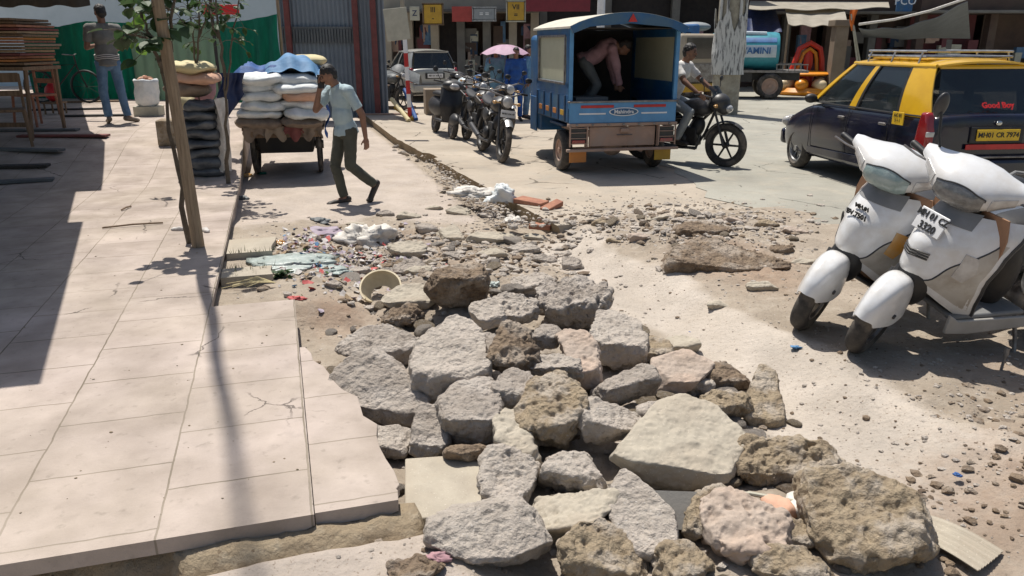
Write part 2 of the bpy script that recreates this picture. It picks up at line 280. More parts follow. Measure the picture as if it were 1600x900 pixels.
# ---------------------------------------------------------------- mesh helpers
class B:
    def __init__(s): s.b=bmesh.new()
    def _x(s,vs,mat):
        for v in vs: v.co=mat@v.co
    def box(s,c,d,rot=(0,0,0),taper=1):
        r=bmesh.ops.create_cube(s.b,size=1)['verts']
        for v in r:
            k=taper if v.co.z>0 else 1
            v.co=Vector((v.co.x*d[0]*k,v.co.y*d[1]*k,v.co.z*d[2]))
        s._x(r,Matrix.Translation(c)@Euler(rot).to_matrix().to_4x4()); return s
    def ell(s,c,r,rot=(0,0,0),n=20):
        q=bmesh.ops.create_uvsphere(s.b,u_segments=n,v_segments=max(6,n*2//3),radius=1)['verts']
        s._x(q,Matrix.Translation(c)@Euler(rot).to_matrix().to_4x4()@Matrix.Diagonal((*r,1))); return s
    def cone(s,a,b,ra,rb,n=14,sph=False):
        a=Vector(a); b=Vector(b); d=b-a
        if d.length<1e-6: return s
        q=bmesh.ops.create_cone(s.b,cap_ends=True,segments=n,radius1=ra,radius2=rb,depth=d.length)['verts']
        s._x(q,Matrix.Translation((a+b)/2)@d.to_track_quat('Z','Y').to_matrix().to_4x4())
        if sph: s.ell(a,(ra,)*3,n=n); s.ell(b,(rb,)*3,n=n)
        return s
    def tube(s,pts,r,n=8,closed=False):
        pts=[Vector(p) for p in pts]; N=len(pts); rings=[]; up=None
        for i,p in enumerate(pts):
            if closed: t=pts[(i+1)%N]-pts[i-1]
            else: t=pts[min(i+1,N-1)]-pts[max(i-1,0)]
            t.normalize()
            if up is None:
                up=Vector((0,0,1)) if abs(t.z)<.9 else Vector((1,0,0))
            sd_=t.cross(up)
            if sd_.length<1e-4: sd_=t.cross(Vector((1,0,.3)))
            sd_.normalize(); up=sd_.cross(t).normalized()
            rr=r[i] if hasattr(r,'__len__') else r
            rings.append([s.b.verts.new(p+sd_*math.cos(a)*rr+up*math.sin(a)*rr) for a in [2*PI*k/n for k in range(n)]])
        s._rings(rings,closed); return s
    def _rings(s,rings,closed=False,caps=True):
        n=len(rings[0])
        for i in range(len(rings)-(0 if closed else 1)):
            A=rings[i]; C=rings[(i+1)%len(rings)]
            for k in range(n): s.b.faces.new((A[k],A[(k+1)%n],C[(k+1)%n],C[k]))
        if not closed and caps:
            s.b.faces.new(rings[0][::-1]); s.b.faces.new(rings[-1])
    def loft(s,rings,caps=True):
        s._rings([[s.b.verts.new(p) for p in r] for r in rings],False,caps); return s
    def lathe(s,prof,c=(0,0,0),axis='Z',n=28,mat=None):
        rings=[]
        for rr,h in prof:
            ring=[]
            for k in range(n):
                a=2*PI*k/n; x,y=rr*math.cos(a),rr*math.sin(a)
                p=Vector((x,y,h)) if axis=='Z' else (Vector((x,h,y)) if axis=='Y' else Vector((h,x,y)))
                if mat: p=mat@p
                ring.append(s.b.verts.new(p+Vector(c)))
            rings.append(ring)
        s._rings(rings,False,True); return s
    def prism(s,poly,o,ex,ey,ez,th):
        """poly 2D in (ex,ey) plane at o, thickness th along ez"""
        o,ex,ey,ez=map(Vector,(o,ex,ey,ez)); a=[s.b.verts.new(o+ex*x+ey*y) for x,y in poly]; c=[s.b.verts.new(o+ex*x+ey*y+ez*th) for x,y in poly]
        n=len(poly); s.b.faces.new(a[::-1]); s.b.faces.new(c)
        for k in range(n): s.b.faces.new((a[k],a[(k+1)%n],c[(k+1)%n],c[k]))
        return s
    def grid(s,nu,nv,f,th=0):
        """sheet f(a,b)->point; th gives it real thickness"""
        V=[[s.b.verts.new(f(i/nu,j/nv)) for j in range(nv+1)] for i in range(nu+1)]
        for i in range(nu):
            for j in range(nv): s.b.faces.new((V[i][j],V[i+1][j],V[i+1][j+1],V[i][j+1]))
        s.th=th; return s
    def obj(s,name,mat,parent=None,smooth=40,bevel=0,vox=0,sub=0,disp=0,dsc=8,solid=0,loc=None,rot=None,sm=4,seg=2):
        bmesh.ops.recalc_face_normals(s.b,faces=s.b.faces)
        me=bpy.data.meshes.new(name); s.b.to_mesh(me); s.b.free()
        o=bpy.data.objects.new(name,me); COL.objects.link(o)
        me.materials.append(M(mat) if isinstance(mat,str) else mat)
        solid=solid or getattr(s,'th',0)
        bake=False
        if solid: q=o.modifiers.new('s','SOLIDIFY'); q.thickness=solid; q.offset=0; bake=True
        if vox: q=o.modifiers.new('r','REMESH'); q.mode='VOXEL'; q.voxel_size=vox; q.use_smooth_shade=True; q=o.modifiers.new('m','SMOOTH'); q.iterations=sm; q.factor=.6; bake=True
        if sub: q=o.modifiers.new('u','SUBSURF'); q.levels=sub; q.render_levels=sub; bake=True
        if bake:
            dg=bpy.context.evaluated_depsgraph_get(); nm=bpy.data.meshes.new_from_object(o.evaluated_get(dg)); o.modifiers.clear(); o.data=nm; bpy.data.meshes.remove(me); me=nm; me.name=name
        if disp:
            n=len(me.vertices); co=np.empty(n*3); me.vertices.foreach_get('co',co); co=co.reshape(-1,3); nr=np.empty(n*3); me.vertices.foreach_get('normal',nr); nr=nr.reshape(-1,3)
            co=co+nr*(fbm(co*dsc,hash(name)%97,3)*disp)[:,None]; me.vertices.foreach_set('co',co.ravel()); me.update()
        if bevel: q=o.modifiers.new('b','BEVEL'); q.width=bevel; q.segments=seg; q.limit_method='ANGLE'; q.angle_limit=R(35); q.harden_normals=False
        if smooth:
            me.polygons.foreach_set('use_smooth',[True]*len(me.polygons))
            if not vox and not sub and hasattr(me,'set_sharp_from_angle'): me.set_sharp_from_angle(angle=R(smooth))
        if parent: o.parent=parent
        if loc is not None: o.location=loc
        if rot is not None: o.rotation_euler=rot
        return o
def tag(o,label=None,cat=None,group=None,kind=None):
    if label: o['label']=label
    if cat: o['category']=cat
    if group: o['group']=group
    if kind: o['kind']=kind
    return o
def thing(name,label,cat,loc=(0,0,0),rz=0,group=None,rot=None):
    o=bpy.data.objects.new(name,None); COL.objects.link(o); o.location=loc; o.rotation_euler=rot or (0,0,rz); o.empty_display_size=.1
    return tag(o,label,cat,group)
def copytree(o,parent=None):
    c=o.copy(); COL.objects.link(c)
    if parent: c.parent=parent
    for ch in [x for x in bpy.data.objects if x.parent==o]: copytree(ch,c)
    return c
def dup(o,loc,rz,label,group=None,scale=None):
    c=copytree(o); c.location=loc; c.rotation_euler=(0,0,rz); c['label']=label
    if group: c['group']=group
    if scale: c.scale=(scale,)*3
    return c
def text(s,size,name,mat,parent,loc,rot,depth=.002,ax=1,bold=0):
    cu=bpy.data.curves.new(name,'FONT'); cu.body=s; cu.size=size; cu.extrude=depth; cu.align_x='CENTER'; cu.align_y='CENTER'; cu.resolution_u=2
    if bold: cu.offset=bold
    o=bpy.data.objects.new(name,cu); COL.objects.link(o)
    dg=bpy.context.evaluated_depsgraph_get(); me=bpy.data.meshes.new_from_object(o.evaluated_get(dg)); bpy.data.objects.remove(o)
    o=bpy.data.objects.new(name,me); COL.objects.link(o); me.materials.clear(); me.materials.append(M(mat)); o.parent=parent; o.location=loc; o.rotation_euler=rot
    if ax!=1: o.scale=(ax,1,1)
    return o
# ================================================================ SETTING
def sst(a,b,x): 
    t=np.clip((x-a)/(b-a),0,1); return t*t*(3-2*t)
def hfun(u,v):
    """terrain height for arrays u (along the street) and v (across)"""
    u=np.asarray(u,float); v=np.asarray(v,float)
    z=-.12+0*u
    p=np.stack([u,v,0*u],-1).reshape(-1,3)
    n1=fbm(p*1.3,3,4).reshape(u.shape); n2=fbm(p*7,9,4).reshape(u.shape); n3=fbm(p*26,19,2).reshape(u.shape)
    z=z+.12*sst(2.35+.08*n1,2.75+.08*n1,v)*(1-sst(6.9,7.0,u))+.010*sst(2.7,3,v)                # rises to road level on the right near part
    heap=np.exp(-(((u-3.55)/1.15)**2+((v-1.15)/.72)**2))
    z=z+.08*heap
    z=z+.12*np.exp(-(((u-5.2)/.7)**2+((v-1.1)/.8)**2))
    z=z+.07*np.exp(-(((u-5.7)/.8)**2+((v-3.35)/.6)**2))                       # rubble by the scooters
    z=z+.10*np.exp(-(((u-2.0)/.5)**2+((v-1.7)/.7)**2))
    st_=sst(2.0,2.15,v)*(1-sst(2.55,2.85,v))*(1-sst(6.6,6.9,u))                # trodden pale strip
    rub=(np.exp(-(((u-5.9)/1.7)**2+((v-1.0)/1.0)**2))+np.exp(-(((u-5.9)/1.4)**2+((v-3.4)/.9)**2))+heap+np.exp(-(((u-2.2)/.7)**2+((v-2.6)/1.2)**2))*.6)
    rough=np.clip(.15+rub,0,1)*(1-.85*st_)
    rough=rough*(1-.8*sst(7.6,8.4,u)*(1-sst(1.9,2.1,v)))
    z=z+rough*(.030*n2+.016*n3)+.012*n1
    z=z-.10*(1-sst(-.35,-.05,v))*(1-sst(6.8,7.6,u))*sst(2.2,2.6,u)*0-.25*(1-sst(-1.0,-.6,v))
    z=z-.03*sst(4.9,5.4,v)
    z=np.where((u>6.93)&(v>2.0),np.minimum(z,-.15),z)
    z=z+.11*(1-sst(.1,.55,v))*sst(4.7,5.0,u)*(1-sst(7.6,8.6,u))
    z=z+.14*(1-sst(2.26,2.40,u))*(1-sst(.40,.75,v))*(1-0*u)
    far=sst(9,30,np.hypot(u,v)); z=z*(1-far)+far*(-.2)
    return z
def gz(x,y):
    u,v=UV(x,y); return float(hfun(np.array([u]),np.array([v]))[0])
def pave_z(u): 
    t=min(max((u-9.3)/3.4,0),1); return .10+.35*t*t*(3-2*t)
def build_ground():
    us=np.concatenate([[-150,-60,-20,-8,-3,-1,0,.8],np.arange(1.3,8.6,.026),np.arange(8.65,14,.1),[15,17,20,25,35,60,110,200,330]])
    vs=np.concatenate([[-330,-150,-60,-25,-12,-6,-3],np.arange(-1.6,-.3,.1),np.arange(-.25,4.6,.026),np.arange(4.7,9,.12),[10,12,15,20,30,60,150,330]])
    U,V_=np.meshgrid(us,vs,indexing='ij'); Z=hfun(U,V_)
    X=U*DX+V_*RX; Y=U*DY+V_*RY; co=np.stack([X,Y,Z],-1).reshape(-1,3)
    nu,nv=len(us),len(vs); idx=np.arange(nu*nv).reshape(nu,nv)
    f=np.stack([idx[:-1,:-1],idx[1:,:-1],idx[1:,1:],idx[:-1,1:]],-1).reshape(-1,4)[:, ::-1]
    me=bpy.data.meshes.new('ground'); me.vertices.add(len(co)); me.vertices.foreach_set('co',co.ravel())
    me.loops.add(f.size); me.loops.foreach_set('vertex_index',f.ravel().astype(np.int32)); me.polygons.add(len(f))
    me.polygons.foreach_set('loop_start',np.arange(0,f.size,4,dtype=np.int32)); me.polygons.foreach_set('loop_total',np.full(len(f),4,dtype=np.int32))
    me.update(calc_edges=True); me.validate()
    me.polygons.foreach_set('use_smooth',np.ones(len(f),bool))
    me.materials.append(M('dirt'))
    u_=U.ravel(); v_=V_.ravel(); n_=fbm(np.stack([u_*2.2,v_*2.2,0*u_],-1),5,4)*.13
    vv=v_+n_; wid=2.70+.20*np.clip(5-u_,0,3)/3
    zs=sst(2.0,2.2,vv)*(1-sst(wid-.08,wid+.12,vv))*(1-sst(6.3,6.9,u_+n_))*sst(1.7,2.1,u_+n_*3)
    zl=sst(7.6,8.2,u_+n_*3)*(1-sst(1.85,2.05,v_)); zl=np.maximum(zl,(1-sst(2.25,2.4,u_))*(1-sst(.35,.55,vv)))
    zr=np.exp(-(((u_-5.0)/.75)**2+((v_-3.35)/.45)**2))*1.0+.8*np.exp(-(((u_-4.9)/.35)**2+((v_-.25)/.3)**2))+.5*np.exp(-(((u_-7.3)/.35)**2+((v_-.9)/.7)**2))+.75*np.exp(-(((u_-1.9)/.45)**2+((v_-2.7)/.8)**2))+.55*np.exp(-(((u_-2.7)/.7)**2+((v_-3.7)/.5)**2))+.45*np.exp(-(((u_-6.1)/.8)**2+((v_-1.2)/.7)**2))
    at_=me.color_attributes.new('zone','FLOAT_COLOR','POINT'); at_.data.foreach_set('color',np.stack([zs,zl,np.clip(zr,0,1),np.ones_like(zs)],-1).ravel())
    o=bpy.data.objects.new('ground',me); COL.objects.link(o); tag(o,kind='structure')
    return o
build_ground()
# pavement: raised slab on the left, ramping up towards the far end
def slab_uv(name,polyfn,us,top,bot,mat,kind='structure',edge_noise=0):
    """strip between v0(u) and v1(u) along us, closed solid"""
    b=B(); rings=[]
    for u in us:
        v0,v1=polyfn(u); z=top(u); bt=bot if (not edge_noise or u>us[0]+.07) else z-.056
        rings.append([(v0,u,z),(v1-.002,u,z),(v1,u,z-.002),(v1-.001,u,z-.045),(v1-.03,u,z-.055),(v1-.03,u,bt),(v0,u,bt)])
    b.loft(rings)
    o=b.obj(name,mat,smooth=20); o.rotation_euler=(0,0,-ST); tag(o,kind=kind); return o
rnd=random.Random(3)
us1=[2.395+i*.1 for i in range(25)]; 
slab_uv('pavement',lambda u:(-9.0,0.0),[2.395,2.46,2.47,2.6,3,3.4,3.8,4.2,4.5,4.845],lambda u:.10,-.3,'pavers',edge_noise=1)
slab_uv('pavement',lambda u:(-9.0,-.5),[4.846]+[5+.5*i for i in range(0,60)],pave_z,-.3,'pavers')
# outer broken column of pavers beside the heap
def v_out(u):
    return [.30,.31,.305,.30,.29,.27,.30,.25,.23,.24,.17,.15,.13,.12,.06,.05,.03][min(16,int((u-2.40)/.1))]+rnd.uniform(-.012,.012)
slab_uv('pavement',lambda u:(.003,v_out(u)),[2.41,2.475,2.485]+[2.51+i*.1 for i in range(16)],lambda u:.094,-.2,'pavers',edge_noise=1)
slab_uv('pavement',lambda u:(-.494,-.13-.02*math.sin(u*9)),[5.62+i*.06 for i in range(5)],lambda u:.06,-.2,'slab_tan')
slab_uv('pavement',lambda u:(-.494,-.13-.02*math.sin(u*9)),[6.35+i*.08 for i in range(7)],lambda u:.05,-.2,'slab_tan')
# rough mortar bed under the front edge
b=B()
pts=[(-9,-.05),(-.5,.0),(.0,.045),(.33,.03)]
rings=[]
for i in range(60):
    v=-2.6+i*(2.98/59); n=noise.noise((v*6,1,2))*.02; hh=.052+.008*noise.noise((v*3,5,1))
    fr=2.365+n-(0.055 if v>-.47 else -.075)-.03*max(0,noise.noise((v*11,3,3)))
    rings.append([(v,2.55,.04),(v,fr+.05,hh),(v,fr+.02,hh-.03),(v,fr-.02+n,-.03),(v,fr-.05+n*2,-.06),(v,fr-.06,-.2),(v,2.55,-.2)])
b.loft(rings); o=b.obj('mortar_bed','mortar',sub=1,disp=.012,dsc=22); o.rotation_euler=(0,0,-ST); tag(o,kind='structure')
# road slab with its broken kerb face
b=B(); rings=[]
def vk(u): return 2.46-.055*(u-6.8)+(.02*noise.noise((u*3,0,0))+.012*noise.noise((u*13,4,0)))
uu=[6.75+i*.12 for i in range(66)]+[15,18,22,30,50,90,200]
for u in uu:
    v0=vk(min(u,14.6)); 
    if 11.6<u<12.2: v0+=.10
    dz=.02*noise.noise((u*5,1,1))
    rings.append([(v0,u,-.004),(v0+.01,u,0),(30,u,0),(30,u,-.3),(v0+.04,u,-.3),(v0+.03+dz,u,-.10),(v0+.012+dz,u,-.03)])
b.loft(rings); o=b.obj('road','road',smooth=25); o.rotation_euler=(0,0,-ST); tag(o,kind='structure')
me=o.data; me.materials.append(M('mortar'))
for p in me.polygons:
    if abs(p.normal.z)<.8 and p.center.x<4: p.material_index=1
# asphalt carriageway, 4 mm above, ragged near edge
b=B(); n=60
edge=[W(2.9,8.0),W(4.6,5.6),W(6.4,4.75),W(7.6,4.55),W(8.8,5.0),W(12,5.6),W(20,6.4),W(60,8)]
pts=[]
for i in range(len(edge)-1):
    for k in range(8):
        p=edge[i].lerp(edge[i+1],k/8); p=p+Vector((noise.noise(p*2.3),noise.noise(p*2.3+Vector((9,9,9))),0))*.14; pts.append((p.x,p.y,.006))
pts+= [(60,60,.006),(60,-6,.006),(6,-2,.006)]
vs=[b.b.verts.new(p) for p in pts]; b.b.faces.new(vs); bmesh.ops.triangulate(b.b,faces=b.b.faces)
o=b.obj('carriageway','asphalt',smooth=0); tag(o,kind='structure')
if o.data.polygons[0].normal.z<0: o.data.flip_normals()
# ================================================================ ROCKS of the heap
FWD=Vector((0,ct,-st)); UPC=Vector((0,st,ct)); RGT=Vector((1,0,0))
_ico={}
def ico(n):
    if n not in _ico:
        b=bmesh.new(); bmesh.ops.create_icosphere(b,subdivisions=n,radius=1); b.verts.ensure_lookup_table()
        _ico[n]=(np.array([v.co[:] for v in b.verts]),np.array([[v.index for v in f.verts] for f in b.faces])); b.free()
    return _ico[n]
def rock_mesh(name,planes,lv,amp,sc,seed,mat,soft=14,chop=18):
    d,f=ico(lv); soft=soft*4.0; acc=0; rg_=np.random.RandomState(seed)
    def field(pls,dd_):
        a=0
        for nrm,dist in pls:
            nrm=np.array(nrm,float); nrm=nrm/np.linalg.norm(nrm); a=a+np.clip((dd_@nrm)/dist,1e-4,None)**soft
        return a**(-1./soft)
    r=field(planes,d)
    extra=[]
    for q in range(chop):                       # fresh break facets knocked off corners and edges
        nrm=rg_.normal(size=3); nrm/=np.linalg.norm(nrm); sup=np.max((d*r[:,None])@nrm); extra.append((nrm,sup*rg_.uniform(.80,.97)))
    if extra: r=field(list(planes)+extra,d)
    co=d*r[:,None]; size=np.median(r)
    vx=0
    if lv>=4:                                   # even mesh, so that the broken surface is sampled evenly
        vx=max(.0048,size*.030); tm=bpy.data.meshes.new('t'); tm.from_pydata(co.tolist(),[],f.tolist()); to=bpy.data.objects.new('t',tm); COL.objects.link(to)
        md=to.modifiers.new('r','REMESH'); md.mode='VOXEL'; md.voxel_size=vx; dg=bpy.context.evaluated_depsgraph_get(); em=bpy.data.meshes.new_from_object(to.evaluated_get(dg)); em.calc_loop_triangles()
        co=np.empty(len(em.vertices)*3); em.vertices.foreach_get('co',co); co=co.reshape(-1,3); f=np.empty(len(em.loop_triangles)*3,np.int32); em.loop_triangles.foreach_get('vertices',f); f=f.reshape(-1,3)
        bpy.data.objects.remove(to); bpy.data.meshes.remove(em); bpy.data.meshes.remove(tm)
    nz=fbm(co/size*sc*.55+seed*3.1,seed,4); co2=co*24+seed
    n2=fbm(co2,seed+5,3 if vx else 1); p2=np.clip(fbm(co*30+seed*2,seed+31,2)-.2,0,1); n3=fbm(co*9+seed,seed+41,2); pit=np.clip(fbm(co/size*sc*1.8+seed*7,seed+9,4)-.25,0,1); rdg=1-np.abs(fbm(co/size*sc*.9+seed*5,seed+21,3))*1.6
    k=1+amp*.5*nz-amp*1.2*pit+amp*.3*rdg+(.0035+.075*amp)/size*n2-(.002+.16*amp)/size*p2+(.10*amp)/size*n3
    a_,b__,c_=co[f[:,0]],co[f[:,1]],co[f[:,2]]; fn=np.cross(b__-a_,c_-a_); vn_=np.zeros_like(co)
    for q in range(3): np.add.at(vn_,f[:,q],fn)
    vn_/=np.linalg.norm(vn_,axis=1)[:,None]+1e-12
    co=co+vn_*((k-1)*size)[:,None]
    me=bpy.data.meshes.new(name); me.vertices.add(len(co)); me.vertices.foreach_set('co',co.ravel()); n=len(f)
    me.loops.add(n*3); me.loops.foreach_set('vertex_index',f.ravel().astype(np.int32)); me.polygons.add(n)
    me.polygons.foreach_set('loop_start',np.arange(0,n*3,3,dtype=np.int32)); me.polygons.foreach_set('loop_total',np.full(n,3,dtype=np.int32))
    me.update(calc_edges=True); me.polygons.foreach_set('use_smooth',np.ones(n,bool)); me.materials.append(M(mat))
    return me
rock_id=[0]
def rock(outl,mat,label,split=.62,lift=.25,thick=.75,amp=.055,front=.62,name='concrete_rubble',cat='broken stone',lv=5,group='broken concrete chunks heaped on the dug-up ground',soft=18,tilt=.95,dz=0,sc=2.0):
    """outl: traced outline. The stone is a convex body with that silhouette, a sunlit upper facet and a shaded lower front facet."""
    rock_id[0]+=1; sd_=rock_id[0]
    xs=[p[0] for p in outl]; ys=[p[1] for p in outl]; cx=(min(xs)+max(xs))/2; cy=(min(ys)+max(ys))/2
    A=sum(outl[i][0]*outl[(i+1)%len(outl)][1]-outl[(i+1)%len(outl)][0]*outl[i][1] for i in range(len(outl)))/2
    z=0.
    wpx=max(xs)-min(xs); hpx=max(ys)-min(ys)
    for i in range(12):
        p=at(cx,cy,z); k=kz(p); z=.5*z+.5*(gz(p.x,p.y)+lift*min(wpx,hpx)/k+dz+.20*math.exp(-(((UV(p.x,p.y)[0]-3.55)/1.15)**2+((UV(p.x,p.y)[1]-1.15)/.72)**2)))
    c=at(cx,cy,z); k=kz(c)
    vd=(c-Vector((0,0,H))).normalized()
    rg=vd.cross(Vector((0,0,1))).normalized(); up=rg.cross(vd).normalized(); tw=-vd
    planes=[]; n=len(outl); sgn=1 if A>0 else -1
    for i in range(n):
        a=outl[i]; b_=outl[(i+1)%n]; ex=b_[0]-a[0]; ey=b_[1]-a[1]
        nx,ny=ey*sgn,-ex*sgn; L=math.hypot(nx,ny)
        if L<1: continue
        nx/=L; ny/=L; dd=((a[0]-cx)*nx+(a[1]-cy)*ny)/k
        if dd<=.008: dd=.008
        t=random.uniform(-.12,.16)
        planes.append(((rg*nx+up*(-ny)+tw*t),dd*1.16+.010))
    hh=hpx/k/2; ww=wpx/k/2; m=min(hh,ww)*thick
    # upper facet, tilted up; lower front facet
    U=Vector((random.uniform(-.3,.3),-.30+random.uniform(-.25,.25),1)).normalized(); 
    s=(.5-split)*2*hh                       # height (in view) of the ridge between the two facets
    ridge=up*s+tw*m
    planes.append((U,max(.02,ridge.dot(U))))
    Fv=Vector((random.uniform(-.25,.25),-1,-.22)).normalized(); planes.append((Fv,max(.02,ridge.dot(Fv)))); F2=Vector((random.uniform(-.5,.5),-.75,-.6)).normalized(); planes.append((F2,max(.02,ridge.dot(F2)+.35*m)))
    planes.append((vd,m*.8+hh*1.1)); planes.append(((0,0,-1),max(.05,m*1.1+hh*.35)))
    planes.append((Vector((random.choice((-1,1))*.8,-.6,.5)).normalized(),max(hh,ww)*.9))
    me=rock_mesh(name,planes,6 if (wpx*hpx>9000 and lv==5) else lv,amp,sc,sd_,mat,soft)
    o=bpy.data.objects.new(name,me); COL.objects.link(o); o.location=c
    return tag(o,label,cat,group)
G,PL,BR,YL,PK,TN='rock_grey','rock_pale','rock_brown','rock_yellow','rock_pink','slab_tan'
rock([(522,592),(566,550),(598,552),(640,588),(657,640),(636,668),(578,668),(552,640),(520,630)],G,'big grey angular chunk at the left edge of the heap, next to the pavers',split=.75)
rock([(535,545),(560,517),(598,510),(640,533),(657,552),(640,568),(600,560),(560,554)],G,'flat grey chunk behind the leftmost big chunk of the heap',split=.8)
rock([(665,515),(700,490),(730,486),(757,508),(754,590),(690,634),(656,630),(646,582)],PL,'tall pale block with a flat face in the upper left of the heap',split=.68,thick=.9)
rock([(765,560),(772,530),(800,512),(832,530),(838,560),(820,578),(768,580)],BR,'crumbly brown lump in the middle of the heap',amp=.14,split=.8)
rock([(777,607),(790,580),(813,577),(840,610),(830,630),(800,640),(778,630)],G,'small round grey cobble between the brown lump and the boulder',lv=4,split=.7)
rock([(693,633),(720,603),(753,600),(777,630),(783,660),(773,690),(733,712),(705,690)],G,'rounded grey boulder with a dark shaded lower half, left of centre',split=.48,thick=1)
rock([(660,641),(695,645),(700,698),(669,712),(643,698)],G,'squarish grey block under the tall pale block',split=.85,thick=.8)
rock([(584,672),(636,672),(634,700),(628,716),(604,716),(588,700)],PL,'small pale block sitting on the corner of the pavers',lv=4,split=.7)
rock([(815,640),(840,600),(876,587),(900,600),(908,625),(898,655),(878,690),(855,716),(832,690),(816,660)],YL,'pear-shaped yellow brown boulder at the centre of the heap',amp=.11,split=.6)
rock([(779,660),(798,638),(810,650),(832,700),(840,728),(812,720),(782,690)],TN,'narrow tan wedge leaning against the yellow brown boulder',lv=4,split=.9)
rock([(757,715),(773,696),(802,709),(831,730),(828,757),(814,784),(776,799),(762,757)],PL,'upright pale chunk beside the loose paving slab',split=.85,thick=.9,amp=.1)
rock([(848,747),(866,718),(880,677),(900,692),(915,714),(975,715),(978,738),(955,755),(868,774)],PL,'pale pointed chunk with a brown shaded foot below the centre',split=.72,amp=.09)
rock([(905,637),(927,630),(980,640),(993,653),(993,677),(970,690),(917,694),(907,665)],PL,'pale flat-topped block with a dark cut side, left of the big tan slab',split=.55,soft=26)
rock([(930,620),(950,600),(997,573),(1020,580),(1023,597),(1007,617),(975,632),(940,630)],G,'grey wedge with deep shade under it, above the flat-topped block',split=.5)
rock([(933,480),(960,470),(990,473),(995,493),(1007,520),(1000,570),(983,577),(940,553),(933,530)],PL,'tall speckled grey block standing at the right side of the heap top',split=.85,thick=.9)
rock([(1007,520),(1030,517),(1047,547),(1037,567),(1017,575),(1002,570)],YL,'small yellowish lump right of the tall speckled block',lv=4,split=.8)
rock([(850,450),(880,432),(930,436),(948,465),(940,490),(925,506),(890,505),(862,488),(846,465)],G,'pitted grey boulder on top of the heap with a dark hollow below',amp=.15,split=.6,lift=.5)
rock([(875,527),(885,510),(917,508),(930,527),(932,553),(938,600),(928,610),(907,590),(888,553)],PK,'pinkish elongated chunk below the pitted boulder',split=.85)
rock([(832,562),(850,550),(900,562),(906,585),(880,592),(845,592),(828,580)],PL,'low pale chunk left of the pinkish elongated one',lv=4,split=.6,amp=.1)
rock([(1023,573),(1083,547),(1110,553),(1106,568),(1080,600),(1060,615),(1033,622),(1025,595)],PK,'smooth pink tan flagstone piece tilted at the right of the heap',split=.72,amp=.025,soft=30,thick=.6)
rock([(976,724),(1000,685),(1035,627),(1062,615),(1112,633),(1157,676),(1135,724),(1100,774),(1030,752)],TN,'largest flat tan slab, five-sided, at the right of the heap',split=.84,amp=.02,soft=34,thick=.42,sc=3)
rock([(1108,580),(1137,571),(1162,590),(1172,612),(1113,618)],BR,'dark brown rough chunk right of the pink tan flagstone',split=.5,lv=4)
rock([(1113,618),(1170,617),(1163,650),(1150,664),(1127,653),(1103,633)],YL,'rough brown chunk with a pale top edge under the dark brown one',split=.4,lv=4,amp=.1)
rock([(1160,585),(1203,580),(1215,627),(1224,667),(1203,681),(1160,674),(1170,633)],YL,'upright tan boulder at the far right edge of the heap',split=.85,thick=.9)
rock([(1080,572),(1118,560),(1112,600),(1102,626),(1078,615)],PL,'small pale piece squeezed between flagstone and brown chunk',lv=4,split=.85)
rock([(1142,718),(1184,700),(1264,688),(1300,712),(1300,742),(1264,776),(1216,768),(1146,742)],YL,'long rough chunk lying right of the largest slab',amp=.13,split=.6)
rock([(1264,776),(1320,744),(1392,752),(1436,792),(1440,838),(1376,892),(1336,902),(1288,856),(1268,812)],YL,'biggest boulder, yellow grey and veined, at the bottom right of the heap',amp=.09,split=.78,thick=.8)
rock([(1104,802),(1140,780),(1208,800),(1216,832),(1208,866),(1176,878),(1114,852)],PK,'round reddish boulder at the bottom, left of the biggest one',amp=.09,split=.78)
rock([(838,805),(848,783),(950,762),(956,800),(915,818),(875,846),(845,839)],TN,'long tan chunk under the pale pointed one',split=.7,amp=.06)
rock([(955,764),(984,753),(1010,770),(1042,800),(1048,834),(1020,880),(1000,864),(962,824)],PL,'smooth pale slab slanting down at the bottom centre',split=.9,amp=.03,soft=26)
rock([(886,856),(912,827),(946,816),(987,848),(1002,873),(990,905),(900,905),(888,882)],YL,'rounded chunk cut off by the lower picture edge, centre',split=.85,amp=.09)
rock([(675,839),(687,812),(721,802),(825,798),(851,854),(845,888),(802,897),(750,874),(715,869)],PL,'broad flat-topped slab at the bottom left of the heap with deep shade under it',split=.78,amp=.05,thick=.6,soft=24)
rock([(672,440),(700,424),(745,420),(757,450),(748,478),(706,484),(680,466)],BR,'dark brown hollow-looking chunk at the top left of the heap',split=.22,amp=.1,lift=.45)
rock([(700,695),(735,700),(762,698),(757,716),(728,730),(702,715)],BR,'dark little chunk wedged under the rounded boulder',split=.3,lv=4)
rock([(1043,535),(1060,525),(1093,533),(1085,547),(1060,553)],TN,'small flat tile on the pale trodden strip',split=.7,lv=4,amp=.02)
rock([(627,445),(668,448),(680,470),(645,486),(600,470)],TN,'tilted flat tile behind the broken cream bowl',split=.72,lv=4,amp=.03)
rock([(1042,402),(1080,380),(1180,374),(1232,408),(1160,448),(1120,452),(1046,428)],BR,'wide brownish pavement fragment in the debris before the scooters',split=.62,amp=.06,soft=26,thick=.40,lift=.1,group='pavement fragments beside the trodden strip')
rock([(1055,362),(1110,348),(1160,362),(1108,386),(1068,386)],BR,'smaller brownish fragment behind the wide one',split=.35,lift=.1,amp=.07,lv=4,group='pavement fragments beside the trodden strip')
rock([(690,356),(715,349),(722,375),(695,386)],TN,'thin square tile piece behind the heap',split=.9,amp=.02,lv=4,thick=.4)
rock([(724,374),(760,360),(806,360),(808,374),(760,386)],TN,'long thin tile piece behind the heap',split=.7,amp=.02,lv=4,thick=.4)
rock([(607,385),(640,377),(664,384),(658,402),(622,408)],TN,'flat tile piece beside the white sack on the ground',split=.75,amp=.03,lv=4,thick=.4)
rock([(612,412),(650,406),(668,425),(630,436)],G,'flat grey piece in front of the white sack on the ground',split=.7,amp=.04,lv=4,thick=.5)
